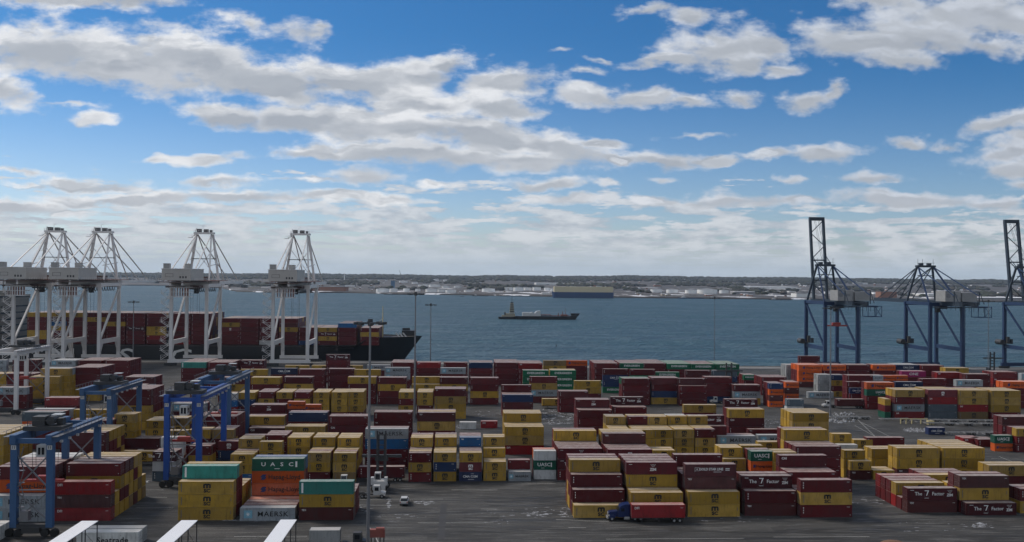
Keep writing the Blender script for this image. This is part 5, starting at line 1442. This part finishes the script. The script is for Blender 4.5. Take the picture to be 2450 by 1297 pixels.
# bare winter woodland as one mass: clumps of twiggy crowns
m_wd, nt, bs = newmat('bare_woodland'); L = nt.links
geo = N(nt, 'ShaderNodeNewGeometry'); cr = N(nt, 'ShaderNodeValToRGB'); L.new(geo.outputs['Random Per Island'], cr.inputs[0])
cr.color_ramp.elements[0].color = (.022, .021, .022, 1); cr.color_ramp.elements[1].color = (.055, .044, .040, 1); e = cr.color_ramp.elements.new(.85); e.color = (.030, .036, .020, 1)
L.new(cr.outputs[0], bs.inputs['Base Color']); bs.inputs['Roughness'].default_value = .95
wd = MB()
def crown(x, y, z, r, h):
    a0 = rnd.random()*6; n = 6; vs = [(x, y, z+h*rnd.uniform(.85, 1.15))]
    for rr_, zz_ in ((.75, .78), (1.0, .42), (.55, .0)):
        for k in range(n): a = a0+2*PI*k/n; q = r*rr_*rnd.uniform(.7, 1.25); vs.append((x+q*math.cos(a), y+q*math.sin(a), z+h*zz_*rnd.uniform(.85, 1.1)))
    fs = [(0, 1+k, 1+(k+1) % n) for k in range(n)]
    for l in (0, 1): fs += [(1+l*n+k, 1+l*n+n+k, 1+l*n+n+(k+1) % n, 1+l*n+(k+1) % n) for k in range(n)]
    wd.add(vs, fs)
for i in range(13000):
    px = rnd.uniform(-120, 2560); Ys = at(px, interp(SHORE, px), WZ).y
    f = rnd.random(); f = 1-(f**2)*.93 if rnd.random() < .8 else rnd.uniform(.1, 1)
    cl = math.sin(px*.021+f*9)+math.sin(px*.0093-f*17)+math.sin(px*.06+f*31)*.6
    if f < .62 and cl < .5: continue
    Y = Ys+90+(YF-Ys-120)*f
    if px < 540 and Y < 5600: continue
    if any(a_-4 < px < c_+4 and abs(proj((0*px+atY(px, 690, Y).x, Y, landz(px, Y)))[1]-yb) < 5 for a_, c_, yt, yb in tanks): continue
    s_ = rnd.uniform(.7, 1.5); crown(atY(px, 690, Y).x, Y, landz(px, Y)-1, (9+Y*.0012)*s_, (9+Y*.0006)*s_)
tag(wd.build('bare_woodland', m_wd), 'dark bare winter woodland covering the far shore hills', 'woodland', kind='stuff')
# ------------------------------------------------------------------ vehicles
def wheels(t, pts, r=.5, w=.35):
    for (x, y) in pts:
        b = MB(); b.tube((x, y-w/2, r), (x, y+w/2, r), r, n=16); wh = b.build('wheel', PTY, t)
        b = MB(); b.tube((x, y-w/2-.02, r), (x, y+w/2+.02, r), r*.5, n=12); b.build('rim', PGR, wh)
def chassis(x, y, l, label, z=1.0, body=None, rz=0, grp='road chassis under containers'):
    t = thing('container_chassis', label, 'trailer', (x, y, 0), rz, grp); m = body or PDK
    b = MB()
    for s in (-.5, .5): b.box((l/2, s, z), (l, .16, .3))
    for k in range(int(l/2.4)+1): b.box((min(l-.1, .1+k*2.4), 0, z), (.14, 2.3, .2))
    b.build('frame', m, t)
    wheels(t, [(l-1.2, s) for s in (-.95, .95)]+[(l-2.5, s) for s in (-.95, .95)])
    b = MB(); b.box((2.4, -.8, .5), (.14, .14, .9)); b.box((2.4, .8, .5), (.14, .14, .9)); b.build('landing_leg', PDK, t)
    return t
for (x, y, l, key) in TRUCKLOADS:
    chassis(x, y, l, 'dark container chassis '+{'behind the blue tractor': 'hitched to the blue tractor, under a bright red box', 'on a chassis left of the tall blue gantry crane': 'under a lone yellow container left of the tall gantry',
      'under the mast of the white container handler': 'under a maroon container beside the container handler', 'alone in the mid roadway below a grey lettered one': 'under a lone yellow container in the mid roadway',
      'behind the white cab by the thin mast': 'behind a white cab beside the thin mast', 'at the bottom edge beside the big lamp mast': 'carrying a short white container at the bottom edge'}[key])

def blue_tractor(x, y, label):
    t = thing('road_tractor', label, 'truck', (x, y, 0), 0)      # nose towards -x
    b = MB(); b.prism([(-2.55, 1.0), (-2.7, 1.75), (-2.3, 2.0), (-.9, 2.15), (-.45, 2.15), (-.45, .9), (-2.4, .9)], -.85, .85); b.build('hood', PVB, t)
    b = MB(); b.prism([(-.5, .9), (-.5, 2.15), (-.1, 3.0), (.1, 3.35), (1.0, 3.75), (2.2, 3.85), (2.2, .9)], -1.2, 1.2); cb = b.build('cab', PVB, t)
    b = MB(); b.box((.55, -1.21, 2.55), (.8, .04, .7)); b.box((.55, 1.21, 2.55), (.8, .04, .7)); b.add([(-.53, -1.05, 2.2), (-.53, 1.05, 2.2), (-.14, 1.05, 3.0), (-.14, -1.05, 3.0)], [(0, 1, 2, 3)]); b.build('windscreen', PGL, cb)
    b = MB(); b.box((-2.66, 0, 1.4), (.1, 1.2, .8)); b.box((-2.85, 0, .7), (.3, 2.3, .4)); b.build('grille', PGR, t)
    for s in (-1, 1):
        b = MB(); b.box((-2.5, s*.95, 1.25), (.25, .3, .28)); b.build('headlight', PVW, t)
        b = MB(); b.prism([(-2.6, .75), (-2.4, 1.35), (-1.4, 1.35), (-1.1, .75)], s*1.05-.18, s*1.05+.18); b.build('mudguard', PVB, t)
        b = MB(); b.tube((.9, s*1.15, .65), (2.1, s*1.15, .65), .36, n=12); b.build('fuel_tank', PGR, t)
    b = MB(); b.box((3.2, 0, .95), (4.6, .9, .3)); b.box((4.1, 0, 1.15), (1.2, 1.0, .15)); b.build('frame', PDK, t)
    wheels(t, [(-1.85, s) for s in (-1.05, 1.05)]+[(3.4, s) for s in (-1.0, 1.0)]+[(4.7, s) for s in (-1.0, 1.0)], .52)
    return t
p = at(1484, 1247, 0); blue_tractor(p.x, p.y+1.2, 'blue road tractor facing left in front of yellow containers')

def yard_truck(x, y, rz, label, group='white yard trucks'):
    t = thing('yard_truck', label, 'truck', (x, y, 0), rz, group)   # nose towards -x
    b = MB(); b.prism([(-2.4, .6), (-2.45, 1.35), (-1.3, 1.6), (-1.3, .6)], -1.15, 1.15); b.build('hood', PVW, t)
    b = MB(); b.prism([(-1.3, .7), (-1.3, 1.6), (-1.0, 3.0), (.55, 3.0), (.6, .7)], -.95, .6); cb = b.build('cab', PVW, t)
    b = MB(); b.box((-.25, -.97, 2.2), (1.0, .04, .9)); b.box((-.25, .62, 2.2), (1.0, .04, .9)); b.add([(-1.3, -.8, 1.75), (-1.3, .5, 1.75), (-1.05, .5, 2.85), (-1.05, -.8, 2.85)], [(0, 1, 2, 3)]); b.box((.59, -.2, 2.2), (.05, 1.1, .9)); b.build('window', PGL, cb)
    b = MB(); b.box((1.2, 0, .85), (4.2, .9, .3)); b.box((2.2, 0, 1.1), (1.1, 1.0, .2)); b.build('frame', PDK, t)
    wheels(t, [(-1.6, -1.0), (-1.6, 1.0), (2.4, -1.0), (2.4, 1.0)], .5)
    return t
p = at(899, 1190, 0); yt = yard_truck(p.x, p.y, PI, 'white yard truck beside the container handler and foreground mast')
chassis(p.x-11.5, p.y, 9.5, 'empty dark chassis behind the white yard truck by the foreground mast', grp='empty container chassis')
for px, py, rz, lab in ((1981, 975, 0, 'white cab pulling a maroon container beside the thin mast'), (822, 1163, PI/2, 'white yard truck behind the right teal container'), (333, 1100, PI, 'white truck behind the lone yellow container on chassis'),
                        (2073, 1092, .6, 'white yard truck parked between low yellow stacks at right'), (1712, 965, 0, 'white truck behind the mid slogan container'), (560, 984, PI, 'white truck behind the pale blue gantry legs'), (500, 986, 0, 'white truck seen between the tall gantry legs'), (1880, 892, PI/2, 'tiny white truck on the quay beside white containers')):
    p = at(px, py, 0); copy_tree(yt, p, lab, rz)
lx, ly, ll, key = TRUCKLOADS[-1]
p = Vector((lx+ll+3.2, ly, 0))
t = copy_tree(yt, p, 'dark truck cab at the bottom edge pulling a short white container', PI)
t['group'] = 'dark truck at the bottom edge'; 
for ch in t.children:
    if ch.name.startswith(('hood', 'cab')):
        ch.data = ch.data.copy(); ch.data.materials[0] = PDK

# container handler with a tall mast
p = at(907, 1178, 0)
t = thing('container_handler', 'white container handler with tall black mast before the grey lettered stack', 'forklift', (p.x, p.y+1, 0)); t.scale = (.86, .86, 1)
b = MB(); b.box((0, 1.5, 1.7), (3.6, 6.5, 1.5)); b.box((0, -1.6, 1.9), (3.8, 1.2, 2.2)); b.build('body', PVW, t)
b = MB(); b.box((-.6, 1.2, 3.6), (1.8, 1.8, 2.2)); cb = b.build('cab', PVW, t)
b = MB(); b.box((-.6, .28, 3.7), (1.4, .06, 1.4)); b.box((-1.52, 1.2, 3.7), (.06, 1.3, 1.3)); b.box((.32, 1.2, 3.7), (.06, 1.3, 1.3)); b.build('cab_window', PGL, cb)
b = MB()
for s in (-1, 1): b.box((s*1.25, 5.2, 7.6), (.5, .7, 14.4)); b.box((s*.8, 5.5, 7.2), (.3, .5, 13.2))
for k in range(10): b.box((0, 5.1, 1.6+k*1.35), (2.4, .3, .22))
b.build('mast', PDK, t)
b = MB(); b.box((0, 6.4, 8.0), (12.0, .8, .7)); b.box((0, 6.1, 7.6), (4, .9, 1.6)); b.build('spreader', PDK, t)
for s in (-1, 1):
    b = MB(); b.box((s*2.0, -1.2, 3.0), (.9, 1.6, 1.8)); b.build('counterweight', PVW, t)
wheels(t, [(s*1.9, 4.6) for s in (-1, 1)]+[(s*1.5, -1.2) for s in (-1, 1)], .85, .7)
# a second one, dark, among the green containers, and a third by the quay
def dark_handler(px, py, label, h=15):
    p = at(px, py, 0)
    t = thing('container_handler', label, 'forklift', p, 0, 'dark container handlers')
    b = MB(); b.box((0, 2, 1.8), (3.6, 7, 1.6)); b.build('body', PRED, t)
    b = MB(); b.box((0, 2, 3.8), (1.8, 1.8, 2.2)); b.build('cab', PGL, t)
    b = MB()
    for s in (-1, 1): b.box((s*1.2, -1.6, h/2+.3), (.6, .7, h))
    for k in range(7): b.box((0, -1.6, 2+k*h/7.6), (2.4, .4, .4))
    b.build('mast', PDK, t)
    b = MB(); b.box((0, -2.6, h-3.2), (12.0, .8, .7)); b.build('spreader', PDK, t)
    wheels(t, [(s*1.9, -.4) for s in (-1, 1)]+[(s*1.5, 5) for s in (-1, 1)], .85, .7)
dark_handler(1741, 958, 'dark container handler standing before the green lettered containers', 17)
dark_handler(2370, 900, 'dark container handler on the quay near the right blue crane', 14)

# parked car seen from behind
p = at(966, 1211, 0)
t = thing('parked_car', 'white sport utility car on open asphalt right of the foreground mast', 'car', (p.x, p.y, 0))
b = MB(); b.prism([(0, .45), (0, 1.05), (.25, 1.15), (3.3, 1.15), (4.5, 1.0), (4.65, .45)], -.95, .95, 'x'); b.build('body', PVW, t)
b = MB()
vs = [(-.88, .1, 1.12), (.88, .1, 1.12), (.88, 3.5, 1.12), (-.88, 3.5, 1.12), (-.72, .55, 1.72), (.72, .55, 1.72), (.72, 2.5, 1.72), (-.72, 2.5, 1.72)]
b.add(vs, [(0, 1, 5, 4), (1, 2, 6, 5), (2, 3, 7, 6), (3, 0, 4, 7)], 0); b.build('window', PGL, t)
b = MB(); b.box((0, 1.55, 1.75), (1.5, 2.1, .08)); b.build('roof', PVW, t)
for s in (-1, 1):
    b = MB(); b.box((s*.8, -.02, .9), (.22, .06, .3)); b.build('tail_light', PRED, t)
b = MB(); b.box((0, -.06, .5), (1.8, .1, .2)); b.build('bumper', PDK, t)
for x in (-.88, .88):
    for y in (.85, 3.7):
        b = MB(); b.tube((x-.11, y, .34), (x+.11, y, .34), .34, n=14); b.build('wheel', PTY, t)

# ------------------------------------------------------------------ gate canopies at the bottom
PCN = paint('white_canopy_sheet', (.74, .75, .77), .5, 0, .03, .05, .05)
for i, (px, py) in enumerate(((235, 1246), (473, 1244.5), (710, 1243))):
    q = at(px, py, 6.5); t = thing('gate_canopy', ['leftmost', 'middle', 'rightmost'][i]+' long white canopy roof on thin posts along the bottom edge', 'canopy', (q.x, q.y, 0), 0, 'white canopies along the bottom edge')
    wq = 3.15; Lq = 24
    b = MB(); b.box((-wq/2, -Lq/2, 6.44), (wq, Lq, .12)); b.build('roof', PCN, t)
    b = MB(); b.box((-wq/2, -Lq/2, 6.32), (wq-.2, Lq-.2, .1)); b.build('purlin', PDK, t)
    for k in range(5):
        for x in (-.12, -wq+.12):
            b = MB(); b.box((x, -.15-k*5.6, 3.13), (.16, .16, 6.26)); b.build('post', PDK, t)
    b = MB()
    for k in range(4):
        for x in (-.12,):
            b.bar((x, -.2-k*5.6, 1.5), (x, -5.7-k*5.6, 5.6), .06); b.bar((x, -.2-k*5.6, 1.0), (x, -5.7-k*5.6, 1.0), .06)
    b.build('side_bracing', PST, t)
# red topped cabinet on black posts, bottom centre
p = at(903, 1322, 0)
t = thing('sign_gantry', 'faded red box on four black posts at the bottom edge right of the mast', 'sign', p)
b = MB(); b.box((0, 0, 3.9), (2.9, 1.2, 1.5)); b.box((.5, 0, 4.8), (1.6, 1.0, .3)); b.build('box', paint('faded_red_panel', (.22, .06, .045), .7), t)
for x in (-1.25, -.5, .5, 1.25):
    b = MB(); b.box((x, 0, 1.6), (.22, .22, 3.2)); b.build('post', PDK, t)
# small red hut roof near the left of the white truck
p = at(748, 1336, 0); t = thing('barrier_hut', 'small dark red hut roof in front of the short white container', 'hut', p)
b = MB(); b.box((0, 0, 1.1), (2.6, 1.8, 2.2)); b.build('wall', PDK, t); b = MB(); b.prism([(-1.5, 2.2), (1.5, 2.2), (0, 2.9)], -1.1, 1.1); b.build('roof', PRD, t)
# rust brown heap at bottom right
b = MB(); p = at(2135, 1320, 0); n = 16
vs = []; 
for j in range(6):
    for k in range(n): a = 2*PI*k/n; r = (1-j/5)**.6*(1+.12*math.sin(k*2.3+j)); vs.append((4.2*r*math.cos(a), 2.2*r*math.sin(a), 2.3*math.sin(PI/2*j/5)))
b.add(vs, [(j*n+k, j*n+(k+1) % n, (j+1)*n+(k+1) % n, (j+1)*n+k) for j in range(5) for k in range(n)], 0, True)
tag(b.build('scrap_heap', paint('rusty_heap', (.16, .085, .05), .9, 0, .3, .5, 3), None, p), 'low rust brown heap at the bottom right edge', 'heap')

# ------------------------------------------------------------------ markings, ploughed snow, stacked chassis
m_pt = paint('worn_lane_paint', (.30, .30, .28), .7, 0, .3, .85, .5)
def stripe(b, a, c_, w=.16):
    A = at(*a, 0); C_ = at(*c_, 0); d = (C_-A).normalized(); n_ = Vector((-d.y, d.x, 0))*w/2
    b.add([(A-n_)+Vector((0, 0, .004)), (C_-n_)+Vector((0, 0, .004)), (C_+n_)+Vector((0, 0, .004)), (A+n_)+Vector((0, 0, .004))], [(0, 1, 2, 3)])
b = MB()
for a, c_ in [((855, 1195), (1060, 1194)), ((860, 1208), (925, 1209)), ((1330, 1243), (1456, 1248)), ((1360, 1262), (1402, 1263)), ((560, 1284), (735, 1283)), ((2370, 1097), (2450, 1099)), ((2050, 1002), (2110, 1060)), ((1000, 1251), (1180, 1251)), ((1240, 1156), (1330, 1157)), ((2390, 1092), (2430, 1108)), ((880, 1255), (905, 1297)), ((1450, 1290), (1780, 1288)), ((330, 1172), (390, 1172)), ((335, 1190), (400, 1190)), ((325, 1215), (415, 1215)), ((1080, 1172), (1190, 1172)), ((1150, 1218), (1190, 1218)), ((1850, 1285), (2080, 1284)), ((2060, 1010), (2240, 1100)), ((2045, 1018), (2190, 1096))]: stripe(b, a, c_, .2)
tag(b.build('lane_markings', m_pt), kind='structure')
m_dk = paint('asphalt_patch', (.028, .028, .030), .8, 0, .15, .2, .3)
b = MB()
def patch(a, c_, w): stripe(b, a, c_, w)
patch((1062, 1205), (1055, 1290), 1.5); patch((1040, 1197), (1180, 1197), 1.0); patch((1068, 1184), (1084, 1184), .9); patch((1560, 1270), (1600, 1270), 1.4); patch((1230, 1262), (1300, 1262), .8); patch((560, 1270), (640, 1270), 1.1); patch((2150, 1262), (2230, 1260), .9); patch((345, 1246), (395, 1246), 1.3); patch((1880, 1266), (2010, 1265), .7)
b.v = [(x, y, .008) for x, y, z in b.v]
tag(b.build('asphalt_patch', m_dk), kind='structure')
# snow patches and ridges
m_sn, nt, bs = newmat('old_snow'); L = nt.links; tc = N(nt, 'ShaderNodeTexCoord').outputs['Object']
nn_ = noise(nt, tc, .9, 6, .7); c = mixc(nt, sstep(nt, nn_, .35, .6), (.40, .415, .44), (.10, .10, .105)); L.new(c, bs.inputs['Base Color']); bs.inputs['Roughness'].default_value = .8
b = MB(); rs = random.Random(11)
def snow(px, py, rx, ry, n, h=.25):
    for i in range(int(n*1.6)):
        a = rs.random()*2*PI; q = rs.random()**.5
        p = at(px+rx*q*math.cos(a), py+ry*q*math.sin(a), 0); r = rs.uniform(.06, .32); m = 7; a0 = rs.random()*6
        sx_ = rs.uniform(1, 4.2); vs = [(p.x, p.y, h*rs.uniform(.4, 1.2))]+[(p.x+sx_*r*rs.uniform(.5, 1.2)*math.cos(a0+2*PI*k/m), p.y+r*rs.uniform(.5, 1.2)*math.sin(a0+2*PI*k/m), .006) for k in range(m)]
        b.add(vs, [(0, 1+k, 1+(k+1) % m) for k in range(m)], 0, True)
for a in [(2010, 1000, 45, 13, 90, .8), (2215, 1006, 60, 7, 40, .4), (2190, 1030, 30, 5, 60, .5), (2320, 1010, 70, 6, 60, .2), (2370, 1035, 60, 5, 50, .15), (1335, 998, 60, 10, 90, .25), (1330, 985, 50, 8, 40, .2), (1320, 1012, 70, 3, 60, .15),
          (1015, 1203, 25, 5, 18, .12), (930, 1207, 4, 14, 14, .25), (960, 1236, 60, 6, 9, .06), (870, 1215, 25, 12, 10, .1), (1290, 1225, 40, 14, 22, .12), (1350, 1225, 14, 12, 14, .12), (575, 1244, 45, 2, 12, .15), (345, 1153, 14, 2, 10, .4), (1850, 1015, 60, 12, 70, .15), (1180, 990, 60, 8, 20, .15), (2130, 1195, 50, 12, 14, .1), (2345, 1258, 20, 6, 18, .3), (1640, 960, 60, 10, 20, .1), (1100, 1020, 40, 5, 14, .2), (2040, 1190, 40, 15, 10, .1), (640, 1246, 50, 2, 8, .1), (1200, 1236, 60, 20, 12, .08), (1700, 1240, 150, 12, 14, .06), (2250, 1262, 150, 15, 12, .06)]: snow(*a)
tag(b.build('snow_patches', m_sn), 'old ploughed snow scattered in patches over the asphalt yard', 'snow', kind='stuff')
# bare white chassis parked in rows by the right roadway
ch0 = None
k = 0
for (px, py, nn2, dx) in ((2180, 1010, 5, 44), (2212, 1018, 5, 44), (2260, 1041, 4, 44), (2060+45, 1008, 1, 0), (1985, 1003, 2, 26)):
    for i in range(nn2):
        p = at(px+i*dx, py+i*(.5 if dx else 0), 0); lab = f"bare pale chassis parked by the snowy right roadway, {ORD[k]} of its rows"; k += 1
        if ch0 is None: ch0 = chassis(p.x, p.y, 12.0, lab, 1.0, PGR, .0, 'bare pale chassis parked by the snow')
        else: copy_tree(ch0, p, lab, 0 if i % 3 else .06)
# open steel frames in the mid yard
p = at(2155, 1014, 0); t = thing('road_barrier', 'cream steel barrier frame at the corner of the snowy lot', 'barrier', p)
b = MB()
for x in (0, 2.2, 4.4, 8, 10.5): b.box((x, 0, 1.0), (.35, .35, 2.0))
b.box((5.2, 0, 1.9), (10.8, .3, .3)); b.build('rail', PYL, t); b = MB(); b.box((11, -1.5, .7), (2.4, 1.6, 1.4)); b.build('block', PYL, t)
# ------------------------------------------------------------------ air between here and the far shore
m_hz = bpy.data.materials.new('air'); m_hz.use_nodes = True; nt = m_hz.node_tree; nt.nodes.remove(nt.nodes['Principled BSDF'])
pv = nt.nodes.new('ShaderNodeVolumePrincipled'); pv.inputs['Color'].default_value = (.66, .82, 1.0, 1); pv.inputs['Density'].default_value = 2.7e-5; pv.inputs['Anisotropy'].default_value = .2
nt.links.new(pv.outputs[0], nt.nodes['Material Output'].inputs['Volume'])
b = MB(); b.bb((-12500, -400, -62), (12500, 15500, 260))
hz = b.build('haze', m_hz); tag(hz, 'thin bluish air over the harbour fading the far shore', 'haze', kind='stuff')
scene.render.engine = 'CYCLES'
scene.view_settings.view_transform = 'Standard'; scene.view_settings.look = 'None'; scene.view_settings.gamma = 1
scene.view_settings.exposure = EXPO
scene.render.resolution_x = 1024; scene.render.resolution_y = 542
scene.cycles.use_adaptive_sampling = True; scene.cycles.adaptive_threshold = .02; scene.cycles.adaptive_min_samples = 16
scene.cycles.max_bounces = 4; scene.cycles.diffuse_bounces = 2; scene.cycles.glossy_bounces = 1; scene.cycles.transparent_max_bounces = 6; scene.cycles.volume_bounces = 0
